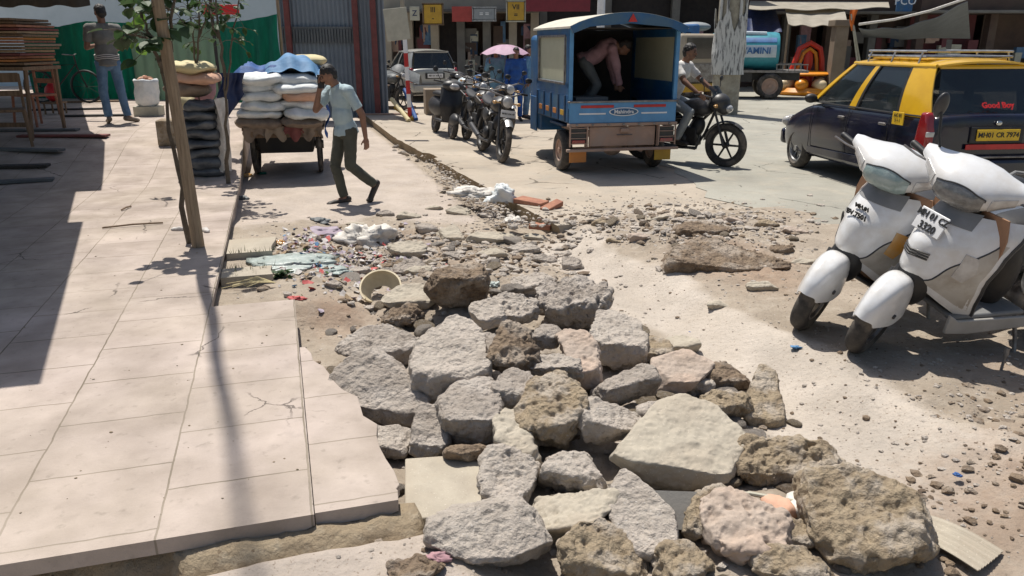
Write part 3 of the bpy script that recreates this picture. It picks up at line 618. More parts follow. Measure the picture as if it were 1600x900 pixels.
rock([(1212,838),(1245,815),(1270,846),(1240,862)],YL,'fist-sized tan chunk between the reddish and the biggest boulder',lv=4,split=.7,amp=.1)
rock([(1190,872),(1240,862),(1290,890),(1280,912),(1188,912)],YL,'rough chunk at the lower edge right of the reddish boulder',lv=4,split=.8,amp=.1)
rock([(1232,780),(1250,771),(1267,790),(1258,811),(1240,800)],'white_rag','bluish white chip beside the long rough chunk',lv=3,split=.8)
rock([(1192,785),(1225,783),(1242,800),(1226,813),(1206,806)],'sack_peach','salmon coloured tile chip by the bluish white chip',lv=3,split=.8,amp=.04)
rock([(770,472),(800,462),(838,470),(832,500),(790,506)],PL,'pale chunk behind the brown lump',lv=4,split=.8,amp=.1)
rock([(838,500),(868,518),(866,546),(838,540)],G,'small chunk left of the pinkish elongated one near the top',lv=4,split=.8,amp=.1)
rock([(880,404),(900,401),(907,418),(884,426)],G,'lone grey stone on the left side of the pale strip',lv=4,split=.65)
rock([(1030,862),(1070,850),(1112,880),(1104,912),(1030,912)],YL,'broken tan chunk at the lower edge left of the reddish boulder',lv=4,split=.85,amp=.1)
rock([(1075,806),(1098,772),(1128,756),(1112,800),(1082,852)],YL,'earthy wedge between the largest slab and the reddish boulder',lv=4,split=.85,amp=.1)
rock([(755,520),(775,512),(770,560),(754,585)],G,'narrow grey sliver right of the tall pale block',lv=4,split=.85)
rock([(690,560),(0,0)] and [(590,488),(640,478),(655,500),(610,512)],BR,'clod of brown gravelly mortar above the flat grey chunk',lv=4,split=.85,amp=.16)
rock([(860,640),(905,640),(880,690)],G,'grey shard behind the yellow brown boulder',lv=4,split=.8)
rock([(1080,350),(0,0)] and [(1000,640),(1030,625),(1022,650),(1004,660)],'rock_pale','little white stone in the dark gap left of the largest slab',lv=3,split=.8)
rock([(735,478),(770,468),(790,500),(760,512)],PL,'pale chunk between the dark hollow chunk and the tall pale block',lv=4,split=.85)
rock([(800,436),(840,424),(862,440),(846,462),(808,462)],PL,'dusty chunk left of the pitted boulder',lv=4,split=.85,amp=.09)
rock([(1146,340),(0,0)] and [(1100,470),(0,0)] and [(615,885),(655,872),(690,890),(660,912),(620,912)],BR,'earthy lump below the corner of the pavers',lv=4,split=.8,amp=.12)
rock([(0,0)] and [(650,352),(672,345),(684,360),(664,368)],G,'small grey stone between the white sack and the square tile',lv=3,split=.7)
# flat shards of paving in the debris behind the heap and before the scooters
def shards(pts,mats,label,group):
    for (px,py,w_) in pts:
        n=random.randint(5,6); a0=random.random()*6; h_=w_*random.uniform(.30,.45)
        rock([(px+w_*.5*math.cos(a0+2*PI*k/n)*random.uniform(.85,1.15),py+h_*.5*math.sin(a0+2*PI*k/n)*random.uniform(.85,1.15)) for k in range(n)],random.choice(mats),label,split=random.uniform(.6,.85),lift=.15,thick=.35,amp=.04,lv=4,group=group,name='slab_shard',cat='slab piece')
shards([(556,352,34),(600,336,30),(640,338,36),(676,326,30),(716,332,44),(760,338,40),(800,330,26),(764,398,56),(816,392,48),(706,402,44),(664,392,40),(742,424,50),(836,372,34),(560,424,36),(520,446,30),(604,428,40),(800,420,40),(700,366,36),(850,408,36),(655,425,40)],(TN,PL,G,TN),'flat broken slab piece lying in the debris between the heap and the lane','flat slab pieces behind the heap')
shards([(905,338,30),(945,350,36),(990,335,32),(1030,342,36),(1150,345,34),(1200,352,40),(1245,362,36),(1000,372,34),(960,378,28),(1220,392,40),(1262,412,36),(1190,450,44),(1120,478,30)],(TN,PK,YL,BR),'flat broken slab piece in the brown debris before the scooters','flat slab pieces before the scooters')
# loose paving slab lying lower beside the corner
b=B(); c0=at(632,715,-.005); 
P4=[at(x,y,-.0) for x,y in [(633,716),(690,712),(757,722),(772,798),(632,812)]]
vs=[b.b.verts.new(p) for p in P4]; b.b.faces.new(vs); r=bmesh.ops.extrude_face_region(b.b,geom=b.b.faces[:]); bmesh.ops.translate(b.b,vec=(0,0,-.05),verts=[v for v in r['geom'] if isinstance(v,bmesh.types.BMVert)])
tag(b.obj('loose_paver','slab_tan',bevel=.006),'loose beige paving slab lying lower beside the corner of the pavement','paving slab')
# medium chunks scattered over the debris, shared meshes
chips=[]
for i in range(9):
    pl=[]
    for k in range(11):
        d=Vector((random.gauss(0,1),random.gauss(0,1),random.gauss(0,1)*.8)).normalized(); pl.append((d,random.uniform(.55,1)))
    pl+= [((0,0,-1),.6),((0,0,1),.55),((1,0,0),1.1),((-1,0,0),1.1),((0,1,0),.9),((0,-1,0),.9)]
    chips.append([rock_mesh('rubble_piece',pl,3,.10,2,50+i,m,14) for m in (G,PL,YL,BR)])
def scatter(n,reg,smin,smax,group,label,cat='stone chunk',name='rubble_piece',wts=(4,4,3,1),avoid=None,flat=.7):
    made=0; tries=0
    while made<n and tries<n*30:
        tries+=1
        u=random.uniform(reg[0],reg[1]); v=random.uniform(reg[2],reg[3])
        if avoid and avoid(u,v): continue
        s=smin+(smax-smin)*random.random()**2; p=W(u,v); z=gz(p.x,p.y)
        me=random.choice(chips)[random.choices(range(4),wts)[0]]
        o=bpy.data.objects.new(name,me); COL.objects.link(o); o.location=(p.x,p.y,z+s*.22); o.rotation_euler=(random.uniform(-.3,.3),random.uniform(-.3,.3),random.uniform(0,6.28))
        o.scale=(s*random.uniform(.8,1.3),s*random.uniform(.7,1.1),s*random.uniform(.4,1)*flat); tag(o,label,cat,group); made+=1
ell=lambda cu,cv,ru,rv:(lambda u,v:((u-cu)/ru)**2+((v-cv)/rv)**2>1)
scatter(66,(1.9,5.1,.3,2.1),.07,.13,'medium chunks wedged between the big stones','medium broken concrete chunk wedged deep between the big stones of the heap',avoid=ell(3.5,1.2,1.7,1.0),wts=(3,3,4,2))
scatter(76,(1.7,5.2,.15,2.3),.03,.085,'small chunks wedged between the big stones','small broken concrete chunk wedged among the big stones of the heap',avoid=ell(3.5,1.2,1.9,1.15))
scatter(72,(4.5,7.2,.2,2.2),.02,.095,'small stones on the debris behind the heap','small stone lying in the grey debris behind the heap')
scatter(58,(4.6,7.4,2.7,4.7),.02,.08,'stones in the debris before the scooters','small stone in the brown debris between pale strip and street',wts=(2,3,4,2))
scatter(24,(7.0,14,1.85,2.25),.03,.08,'stones along the broken kerb','stone at the foot of the broken kerb edge')
# gravel: thousands of crumbs in one object
def gravel(n,regs,name,mat):
    d,f=ico(1); co=[]; fa=[]; off=0
    for i in range(n):
        cu,cv,ru,rv,s0,s1=random.choice(regs); u=random.gauss(cu,ru); v=random.gauss(cv,rv)
        if v<.02 and u<5 and u>2.3: continue
        if 2.2<v<2.75 and 2.2<u<6.3 and random.random()<.55: continue
        if u>6.75 and v>1.85: 
            zz=0.
        else: zz=None
        p=W(u,v); z=zz if zz is not None else gz(p.x,p.y); s=s0+(s1-s0)*random.random()**3
        a=random.uniform(0,6.28); q=d*(1+np.random.uniform(-.3,.3,(len(d),1))); q=q*np.array([s*random.uniform(.7,1.4),s,s*random.uniform(.35,.7)])
        cs,sn=math.cos(a),math.sin(a); q=np.stack([q[:,0]*cs-q[:,1]*sn+p.x,q[:,0]*sn+q[:,1]*cs+p.y,q[:,2]+z+s*.2],-1)
        co.append(q); fa.append(f+off); off+=len(q)
    co=np.concatenate(co); fa=np.concatenate(fa)
    me=bpy.data.meshes.new(name); me.from_pydata(co.tolist(),[],fa.tolist()); me.materials.append(M(mat)); o=bpy.data.objects.new(name,me); COL.objects.link(o)
    return o
RG=[(5.8,1.1,.8,.6,.005,.022),(5.8,3.5,.8,.6,.005,.02),(3.4,1.2,1.1,.8,.005,.02),(2.4,3.0,.5,.8,.004,.016),(6.9,1.0,.5,.7,.004,.016),(3.3,3.4,1.0,.8,.004,.010),(8.5,2.05,1.6,.10,.006,.03),(6.9,3.6,.5,.8,.004,.02),(6.4,3.5,.5,.7,.012,.05),(6.2,1.2,.7,.6,.012,.05)]
def pavegrit():
    return
tag(gravel(7500,RG,'gravel','rock_pale'),'pale grit and crumbs strewn over the dug-up strip','gravel',kind='stuff')
RG+= [(1.9,2.7,.4,.7,.004,.03)]*2
tag(gravel(3600,RG,'gravel','rock_brown'),'dark earthy crumbs strewn over the dug-up strip','gravel',kind='stuff')

# grit and crumbs dropped on the pavers
d,f=ico(1); co=[]; fa=[]; off=0
for i in range(230):
    u=random.uniform(2.45,8.5); v=random.choice((random.uniform(-2.2,0),random.gauss(-.25,.3)))
    if (u<4.8 and v>-.02) or (u>4.8 and v>-.52): continue
    p=W(u,v); s=.0018+.005*random.random()**4; q=d*(1+np.random.uniform(-.3,.3,(len(d),1)))*np.array([s*1.3,s,s*.6])+np.array([p.x,p.y,.1+s*.3]); co.append(q); fa.append(f+off); off+=len(q)
me=bpy.data.meshes.new('grit'); me.from_pydata(np.concatenate(co).tolist(),[],np.concatenate(fa).tolist()); me.materials.append(M('rock_yellow')); o=bpy.data.objects.new('grit',me); COL.objects.link(o); tag(o,'fine crumbs scattered over the pavement slabs','grit',kind='stuff')
# ================================================================ VEHICLES
def wheel(r,w,parent,loc,rim='steel',spokes=0,mat='rubber',rx=None,rr=.62,name='wheel',steer=None):
    """tyre as the part, rim as its sub-part; axle along X"""
    b=B(); pr=[]; 
    for k in range(13):
        a=-PI/2+PI*k/12; pr.append((r-w*.42+math.cos(a)*w*.42,math.sin(a)*w*.5))
    pr=[(r*rr,-w*.38)]+pr+[(r*rr,w*.38)]
    rings=[]; n=36
    b.lathe(pr,axis='X',n=n)
    bmesh.ops.delete(b.b,geom=[f for f in b.b.faces if len(f.verts)>4],context='FACES_ONLY')
    # tread blocks
    t=b.obj('tyre',mat,parent,smooth=35); t.location=loc
    q=B(); q.lathe([(r*rr*.99,-w*.36),(r*rr,-w*.40),(r*rr*.90,-w*.38),(r*rr*.84,-w*.15),(r*rr*.84,w*.15),(r*rr*.90,w*.38),(r*rr,w*.40),(r*rr*.99,w*.36)],axis='X',n=32)
    bmesh.ops.delete(q.b,geom=[f for f in q.b.faces if len(f.verts)>4],context='FACES_ONLY')
    if spokes:
        for k in range(spokes):
            a=2*PI*k/spokes; q.cone((0,math.cos(a)*.02,math.sin(a)*.02),(0,math.cos(a)*r*rr*.88,math.sin(a)*r*rr*.88),r*.055,r*.045,6)
    else: q.lathe([(.001,-w*.10),(r*rr*.5,-w*.30),(r*rr*.88,-w*.22),(r*rr*.88,w*.22),(r*rr*.5,w*.30),(.001,w*.10)],axis='X',n=24)
    q.cone((-w*.45,0,0),(w*.45,0,0),r*.14,r*.14,14)
    q.obj('rim',rim,t,smooth=35)
    if steer: t.matrix_local=steer@Matrix.Translation(loc)
    return t
def xf(b,m): bmesh.ops.transform(b.b,matrix=m,verts=b.b.verts[:]); return b
def make_scooter(label,loc,az,lean,steer,plate,trim,scl=1.04):
    t=thing('scooter',label,'scooter',loc,0,'white scooters parked on the dug-up roadside')
    t.rotation_mode='XYZ'
    t.matrix_world=Matrix.Translation(loc)@Matrix.Rotation(-az,4,'Z')@Matrix.Rotation(lean,4,'Y')@Matrix.Scale(scl,4)
    hd=Vector((0,.36,.93)); ax=Vector((0,.62,.21))-hd; ax.normalize()
    SM=Matrix.Translation(hd)@Matrix.Rotation(-steer,4,ax)@Matrix.Translation(-hd)
    # --- turning assembly
    wheel(.215,.10,t,(0,.64,.215),rim='steel',steer=SM)
    b=B(); b.tube([(.055,.60,.22),(.06,.55,.40),(.03,.44,.62)],.018,8); b.tube([(-.055,.60,.22),(-.06,.55,.40),(-.03,.44,.62)],.018,8); b.cone((0,.54,.42),(0,.50,.50),.03,.03); b.cone((-.075,.64,.215),(.075,.64,.215),.012,.012); b.cone((.06,.58,.24),(.06,.50,.46),.028,.028)
    xf(b,SM).obj('fork','dark_plastic',t)
    def fen2(a,c):
        w_=.098*(1-.45*max(0,c-.35)**1.6*2.0)*(.80+.20*min(1,c*4)); T=.305+.20*math.sqrt(max(0,1-((c-.42)/.585)**2)); zb=.27+.05*abs(c-.5)
        sh=(max(0,1-abs(a)**3.4))**.55; return Vector((w_*math.copysign(abs(a)**.9,a),.49+.40*c-.10*max(0,c-.6)*abs(a)**2,zb+(T-zb)*sh))
    b=B(); b.grid(20,26,lambda a,c:fen2(a*2-1,c),th=.006); xf(b,SM).obj('front_fender','white_paint',t,smooth=60)
    b=B(); b.cone((-.080,.72,.335),(-.098,.72,.335),.014,.012,12); xf(b,SM).obj('fender_bolt','dark_plastic',t)
    # head cowl
    def cowl(x,an,off=0.):
        X=[0,.08,.14,.20,.25,.285]; ax_=abs(x); hy=np.interp(ax_,X,[.160,.152,.122,.080,.050,.028])+off; hz=np.interp(ax_,X,[.094,.089,.070,.048,.036,.024])+off; yc=np.interp(ax_,X,[.30,.30,.29,.262,.235,.22]); zc=np.interp(ax_,X,[.93,.93,.937,.95,.96,.965])
        cs,sn=math.cos(an),math.sin(an); q=.90
        y=math.copysign(abs(cs)**q,cs)*hy; z=math.copysign(abs(sn)**q,sn)*hz
        return Vector((x,yc+y*.92+z*(-.10)-.015,zc+.022+z+y*-.22))
    b=B(); b.loft([[cowl(x,2*PI*k/32) for k in range(32)] for x in [-.285,-.275,-.25,-.225,-.20,-.17,-.14,-.11,-.08,-.04,0,.04,.08,.11,.14,.17,.20,.225,.25,.275,.285]])
    ck=xf(b,SM).obj('head_cowl','white_paint',t,smooth=60)
    b=B(); b.grid(14,10,lambda a,c:cowl(-.12+.24*a,R(-58+(88-14*abs(a*2-1)**2)*c),.005),th=.006); xf(b,SM).obj('headlight','lens' if not trim else 'lens_dark',t,smooth=60)
    b=B(); b.tube([cowl(-.122+.244*a,R(30-16*abs(a*2-1)**2),.008) for a in [i/14 for i in range(15)]]+[cowl(.122-.244*a,R(-60),.008) for a in [i/14 for i in range(15)]],.0045,6,closed=True); xf(b,SM).obj('headlight_trim','dark_plastic',t)
    for sx in (1,-1):
        b=B(); b.grid(6,6,lambda a,c:cowl(sx*(.145+.085*a),R(-45+60*c),.004),th=.005); xf(b,SM).obj('indicator','lens_clear',t)
        b=B(); b.cone((sx*.23,.22,.95),(sx*.36,.17,.965),.017,.019,12,True); xf(b,SM).obj('grip','black',t)
        b=B(); b.tube([(sx*.22,.27,.955),(sx*.30,.26,.955),(sx*.385,.23,.96)],.006,6); xf(b,SM).obj('brake_lever','steel',t)
        if not trim or sx<0: continue
        b=B(); b.tube([(sx*.20,.22,.98),(sx*.26,.20,1.07),(sx*.31,.17,1.17)],.007,8); m_=xf(b,SM).obj('mirror_stalk','black',t)
        b=B(); b.ell((sx*.33,.16,1.20),(.040,.020,.066),(R(8),0,R(60)*sx)); xf(b,SM).obj('mirror','dark_plastic',t)
    b=B(); b.ell((0,.47,.44),(.10,.09,.15)); b.obj('cavity_shade','black',t)  # black body stands in for the shaded cavity behind the front fender
    # --- apron
    def wf(c): return np.interp(c,[0,.12,.35,.6,.85,1],[.13,.165,.215,.252,.262,.235])
    def yf(c): return np.interp(c,[0,.2,.45,.7,1],[.40,.455,.495,.46,.345])
    def apr(aa,c,off=0):
        zb=.235+.235*(1-abs(aa)**1.6); z=zb+(.835-zb)*c+.035*(1-aa*aa)*c*c*0; w_=wf((z-.235)/.625)
        y=yf((z-.235)/.625)-.20*abs(aa)**2.1-.03*abs(aa)**8+.065*math.cos(PI*.5*min(1,abs(aa)*1.25))**1.5*math.sin(PI*min(1,max(0,(z-.30)/.62)))
        return Vector((aa*w_,y+off,z))
    b=B(); b.grid(30,24,lambda a,c:apr(a*2-1,c),th=.010); b.obj('front_apron','white_paint',t,smooth=60)
    b=B(); b.grid(10,6,lambda a,c:apr((a*2-1)*.55,.86+.17*c,.006+.002),th=.006); b.obj('apron_top_shade','grey_plastic',t,smooth=60)  # grey patch puts the head cowl's shade into the apron colour
    for sx in (1,-1):
        b=B(); b.tube([apr(sx*1.0,c,-.004)+Vector((sx*.004,0,0)) for c in [i/14 for i in range(15)]],.011,6); b.obj('edge_trim','dark_plastic',t)
        b=B(); b.grid(8,10,lambda a,c:apr(sx*(.70+.20*a*(1-abs(c-.5)*.6)),.40+.26*c,.012),th=.006); b.obj('indicator','lens_clear' if trim or sx>0 else 'lens_orange',t,smooth=60)
        bd=lambda c:.34+.56*c**.8+.03*math.sin(c*9)
        b=B(); b.grid(10,16,lambda a,c:apr(sx*(bd(c)+(.97-bd(c))*a),.12+.70*c,.0065),th=.006); b.obj('side_panel_front','scooter_side',t,smooth=60)
        b=B(); b.tube([apr(sx*bd(c),.12+.70*c,.009) for c in [i/16 for i in range(17)]],.0045,5); b.obj('panel_seam','dark_plastic',t)
    if trim:
        b=B(); 
        for k in range(3): b.tube([apr((a*2-1)*.34,.34+.035*k+.07*abs(a*2-1),.008) for a in [i/10 for i in range(11)]],.006,5)
        b.obj('vent','dark_plastic',t)
        p=apr(-.0,.80,.030); b=B(); b.box((0,0,0),(.185,.008,.115)); b.obj('number_plate','white_plate',t,bevel=.004,loc=p,rot=(R(20),0,R(3)))
        pl=[o for o in bpy.data.objects if o.parent==t and o.name.startswith('number_plate')][-1]
        text(plate[0],.046,'plate_text','text_black',pl,(0,.006,.028),(PI/2,0,PI),bold=.0015); text(plate[1],.054,'plate_text','text_black',pl,(0,.006,-.03),(PI/2,0,PI),bold=.0015)
    else:
        for s_,c,sz in ((plate[0],.76,.036),(plate[1],.65,.042)):
            text(s_,sz,'painted_number','text_black',t,apr(.0,c,.022 if c>.7 else .018),(PI/2+R(18 if c>.7 else 8),0,PI),bold=.0012,depth=.003)
        b=B(); b.ell(apr(.42,.52,.008),(.010,.004,.05),(0,R(12),0)); b.obj('badge','dark_plastic',t)
    # inner shield, tunnel, floor, body
    b=B(); b.grid(12,12,lambda a,c:Vector(((a*2-1)*wf(c)*.98,.27-.03*abs(a*2-1)+.02*c,.26+.60*c)),th=.012); b.obj('inner_shield','brown_plastic' if 1 else 'grey_plastic',t,smooth=60)
    b=B(); b.box((0,.08,.275),(.33,.46,.03)); b.obj('floor_mat','dark_plastic' if not trim else 'grey_plastic',t,bevel=.012)
    for sx in (1,-1):
        b=B(); b.prism([(.34,.20),(.34,.31),(.28,.272),(-.22,.262),(-.22,.20),(.2,.185)],(sx*.165,0,0),(0,1,0),(0,0,1),(sx,0,0),.022); b.obj('floor_side_panel','scooter_panel_grey',t,bevel=.006)
        b=B(); b.loft([[(sx*.05,y,z0),(sx*w_,y,z0+.04),(sx*w_*1.02,y,(z0+z1)/2),(sx*w_*.8,y,z1),(sx*.03,y,z1)] for y,w_,z0,z1 in [(-.14,.12,.30,.66),(-.24,.16,.30,.70),(-.45,.185,.34,.70),(-.70,.175,.42,.71),(-.92,.10,.52,.72),(-1.0,.06,.58,.70)]]); b.obj('side_panel','white_paint',t,sub=2)
    b=B(); b.loft([[(-w_,y,z),(-w_*.9,y,z+h),(0,y,z+h*1.15),(w_*.9,y,z+h),(w_,y,z),(0,y,z-.02)] for y,w_,z,h in [(.10,.06,.67,.05),(.03,.12,.68,.09),(-.35,.145,.70,.09),(-.60,.14,.72,.10),(-.82,.11,.74,.09),(-.86,.06,.75,.06)]]); b.obj('seat','black',t,sub=2)
    b=B(); b.ell((0,-.02,.49),(.125,.11,.25)); b.obj('seat_post_cover','black',t)
    b=B(); b.ell((0,-.99,.62),(.09,.04,.05)); b.obj('tail_light','lens_red',t)
    b=B(); b.tube([(.12,-.80,.74),(.13,-.98,.80),(0,-1.05,.82),(-.13,-.98,.80),(-.12,-.80,.74)],.013,8); b.obj('grab_rail','grey_plastic',t)
    b=B(); b.box((0,-.45,.28),(.16,.42,.20)); b.ell((.0,-.30,.28),(.10,.12,.12)); b.obj('engine','steel',t,bevel=.02)
    b=B(); b.cone((.15,-.35,.24),(.17,-.92,.30),.045,.055,16,True); b.obj('exhaust','dark_plastic',t)
    wheel(.215,.10,t,(0,-.60,.215))
    b=B(); b.tube([(-.10,-.15,.26),(-.16,-.16,.12),(-.22,-.15,.0)],.011,8); b.obj('side_stand','steel',t)
    return t
G0=lambda px,py:Vector((at(px,py,0).x,at(px,py,0).y,0))
def place_front_wheel(px,py,az,z=0.,off=.64):
    p=at(px,py,z); return Vector((p.x-math.sin(az)*off,p.y-math.cos(az)*off,z))
azR=R(-103); azL=R(-115)
make_scooter('white scooter nearer the right edge, with a number plate and a black seat',place_front_wheel(1352,548,azR,.0),azR,R(-12),R(32),('MH 01 CZ','3320'),True,1.03)
make_scooter('white scooter on the left of the parked pair, its number painted straight on the apron',place_front_wheel(1262,511,azL,.0),azL,R(-12),R(25),('MH.01','BV.7501'),False)
# ---------------------------------------------------------------- car (taxi and silver hatchback)
def make_car(t,L,body,roof,pil,hh=1.50,low=1.0,taxi=True):
    hl=L/2; st_=[(hl,.50,.30,.56),(hl-.06,.64,.24,.64),(hl-.22,.72,.21,.70),(hl-.55,.755,.19,.80),(.82,.765,.19,.93),(.2,.77,.19,.945),(-.6,.77,.19,.955),(-hl+.40,.765,.21,.965),(-hl+.12,.735,.24,.97),(-hl+.03,.69,.27,.95),(-hl,.56,.30,.90)]
    rings=[]
    for y,w_,z0,z1 in st_:
        rings.append([(w_-.10,y,z0),(w_-.015,y,z0+.07),(w_,y,z0+(z1-z0)*.45),(w_-.005,y,z0+(z1-z0)*.72),(w_-.035,y,z1-.05),(w_-.09,y,z1),(0,y,z1+.02),(-w_+.09,y,z1),(-w_+.035,y,z1-.05),(-w_+.005,y,z0+(z1-z0)*.72),(-w_,y,z0+(z1-z0)*.45),(-w_+.015,y,z0+.07),(-w_+.10,y,z0),(0,y,z0)])
    b=B(); b.loft(rings); bo=b.obj('body',body,t,sub=2)
    # wheel arches
    c=B(); yf,yr=hl-.62,-hl+.52
    for y in (yf,yr): c.cone((-1,y,.28),(1,y,.28),.33,.33,40)
    co=c.obj('cut',body); md=bo.modifiers.new('x','BOOLEAN'); md.operation='DIFFERENCE'; md.object=co; md.solver='EXACT'
    dg=bpy.context.evaluated_depsgraph_get(); nm=bpy.data.meshes.new_from_object(bo.evaluated_get(dg)); bo.modifiers.clear(); bo.data=nm; nm.name='body'; bpy.data.objects.remove(co)
    nm.polygons.foreach_set('use_smooth',[True]*len(nm.polygons)); nm.set_sharp_from_angle(angle=R(40))
    b=B(); b.box((0,yf,.45),(1.36,.60,.50)); b.box((0,yr,.45),(1.36,.60,.50)); b.obj('wheel_well','black',t)
    for sx in (1,-1):
        for y in (yf,yr): wheel(.275,.16,t,(sx*.67,y,.275),rim='alu' ,spokes=9,rr=.66)
    # greenhouse frames: y and half width at belt and at roof
    yb0,yb1,yt0,yt1=.86,-hl+.10,.18,-hl+.34; wb,wt=.715,.575; zb,zt=.93,hh-.07
    def sp(y0,h,sx,off=0):     # y0 0..1 front to rear
        y=(yb0+(yb1-yb0)*y0)*(1-h)+(yt0+(yt1-yt0)*y0)*h; x=(wb*(1-h)+wt*h); bul=.02*math.sin(PI*h); endt=.045*(abs(y0*2-1)**6)
        return Vector((sx*(x+bul+off-endt),y,zb+(zt-zb)*h))
    for sx in (1,-1):
        b=B(); b.grid(20,6,lambda a,h:sp(.02+.96*a,h,sx),th=.008); b.obj('side_window','glass',t,smooth=60)
        def strip(a0,a1,c0,c1,mat,nm_='pillar',h0=-.03,h1=1.02,off=.012):
            b=B(); b.grid(4,6,lambda a,h:sp((a0+(a1-a0)*a)*(1-h)+(c0+(c1-c0)*a)*h,h0+(h1-h0)*h,sx,off),th=.014); b.obj(nm_,mat,t,smooth=60)
        strip(.0,.045,.0,.07,pil); strip(.40,.455,.36,.41,pil); strip(.80,1.0,.80,1.0,pil)
        strip(.455,.475,.41,.43,'black','window_trim'); strip(.78,.80,.78,.80,'black','window_trim')
        b=B(); b.tube([sp(a,1.0,sx,.012) for a in [i/12 for i in range(13)]],.022,8); b.obj('roof_rail',pil,t)
        b=B(); b.tube([sp(.03+.94*a,.0,sx,.016) for a in [i/12 for i in range(13)]],.010,6); b.obj('belt_trim','black',t)
        # door seams and handles
        def side(y,z): return Vector((sx*(.772-.03*max(0,(abs(y)-.9))),y,z))
        for ys in (.70,-.18,-1.02):
            b=B(); b.tube([side(ys,z)+Vector((sx*(.0 if z<.8 else -.03*(z-.8)/.12),0,0)) for z in (.30,.5,.7,.8,.90)],.004,5)
            b.obj('door_seam','black',t)
        for ys in (-.05,-.92): b=B(); b.box((sx*.775,ys,.80),(.03,.13,.03)); b.obj('door_handle','steel' if taxi else 'grey_plastic',t,bevel=.01)
        b=B(); b.prism([(.72,.28),(.70,.36),(-1.05,.40),(-1.05,.30)],(sx*.772,0,0),(0,1,0),(0,0,1),(sx,0,0),.008); b.obj('side_guard','grey_plastic' if not taxi else 'taxi_black',t,bevel=.004)
        b=B(); b.ell((sx*.84,.62,.98),(.085,.055,.06)); b.cone((sx*.72,.66,.95),(sx*.82,.63,.97),.02,.02); b.obj('wing_mirror','black',t)
        # lamps
        b=B(); zz=[(.56,.66),(.80,.64),(1.02,.60)]
        b.prism([(-hl+.27,.56),(-hl+.035,.56),(-hl+.045,.80),(-hl+.10,.98),(-hl+.20,.98),(-hl+.24,.80)],(sx*.64,0,0),(0,1,0),(0,0,1),(sx,0,0),.105); tl=b.obj('tail_light','lens_red',t,bevel=.03,seg=3)
        b=B(); b.box((sx*.70,-hl+.055,.76),(.09,.03,.055)); b.obj('reverse_lens','lens_clear',tl,bevel=.008)
        b=B(); b.ell((sx*.56,hl-.09,.60),(.15,.08,.085)); b.obj('headlight','lens_clear',t)
        if taxi:
            b=B(); b.box((sx*.776,-hl+.52,.885),(.012,.20,.135)); pl=b.obj('permit_sticker','plate_yellow',t,bevel=.003)
            text('AC 01',.055,'permit_text','text_black',pl,(sx*.0075,-hl+.52,.915),(PI/2,0,PI/2*sx)); text('5 + 1',.045,'permit_text','text_black',pl,(sx*.0075,-hl+.52,.86),(PI/2,0,PI/2*sx))
            for q in [o for o in bpy.data.objects if o.parent==pl]: q.location.x=sx*.784
    # front and rear glass
    def endg(f,a,h):
        y=(yb0*(1-h)+yt0*h) if f else (yb1*(1-h)+yt1*h); x=(wb*(1-h)+wt*h)-.045; bul=.07*(1-(a*2-1)**2); return Vector(((a*2-1)*x,y+(bul if f else -bul*.7),zb+(zt-zb)*h))
    b=B(); b.grid(12,6,lambda a,h:endg(True,a,h),th=.008); b.obj('windscreen','glass',t,smooth=60)
    b=B(); b.grid(12,6,lambda a,h:endg(False,.03+.94*a,.05+.9*h),th=.010); rg_=b.obj('rear_window','glass',t,smooth=60)
    b=B(); b.tube([endg(False,.02+.96*a,.02) for a in [i/10 for i in range(11)]],.016,6); b.obj('window_trim','black',t)
    b=B(); b.tube([endg(False,.02+.96*a,.97)+Vector((0,0,.01)) for a in [i/10 for i in range(11)]],.024,6); b.obj('roof_rail',pil,t)
    # roof
    def rf(a,c):
        aa=a*2-1; y=(yt0+.02)*(1-c)+(yt1-.03)*c; x=wt+.01-.06*abs(c*2-1)**6; return Vector((aa*x,y+.08*(1-aa*aa)*(1-2*c)*.9,zt+.0+.075*(1-abs(aa)**2.6)*(math.sin(PI*(.12+.76*c))**.6)))
    b=B(); b.grid(14,16,rf,th=.02); b.obj('roof',roof,t,smooth=60)
    # tailgate
    b=B(); b.box((0,-hl-.02,.40),(1.40,.12,.24)); b.obj('rear_bumper',body,t,bevel=.05,seg=3)
    b=B(); b.box((0,-hl-.055,.535),(1.36,.06,.02)); b.obj('bumper_strip','steel',t,bevel=.006)
    b=B(); b.box((0,hl+.0,.38),(1.30,.14,.22)); b.obj('front_bumper',body,t,bevel=.05,seg=3)
    b=B(); b.box((0,-hl-.004,.755),(.60,.03,.17)); b.obj('plate_recess','black',t,bevel=.01)
    b=B(); b.box((0,-hl-.028,.755),(.48,.012,.115)); pl=b.obj('number_plate','plate_yellow' if taxi else 'white_plate',t,bevel=.004)
    text('MH01 CR 7974' if taxi else 'MH 01 AK 52',.072,'plate_text','text_black',pl,(0,-hl-.036,.755),(PI/2,0,0),bold=.001)
    if taxi:
        b=B(); b.box((.03,-hl-.022,.635),(.74,.012,.055)); b.obj('reflector_strip','red_paint',t,bevel=.003)
        text('Good Boy',.085,'window_sticker','text_red',t,(-.06,-hl+.035-.055,1.055),(R(64),0,0),bold=.003)
        b=B(); b.ell((0,-hl-.012,.875),(.035,.01,.025)); b.obj('badge','chrome',t)
        # roof rack
        zr=hh+.075
        b=B()
        for sx in (1,-1): 
            b.tube([(sx*.50,-.02,zr),(sx*.50,-1.12,zr)],.012,8)
            b.tube([(sx*.50,-.02,zr-.055),(sx*.50,-1.12,zr-.055)],.014,8)
            for y in (-.08,-.55,-1.05): b.tube([(sx*.50,y,zr),(sx*.545,y,zr-.15)],.010,6)
        for i in range(7): b.tube([(-.50,-.02-i*.183,zr-.055),(.50,-.02-i*.183,zr-.055)],.011,6)
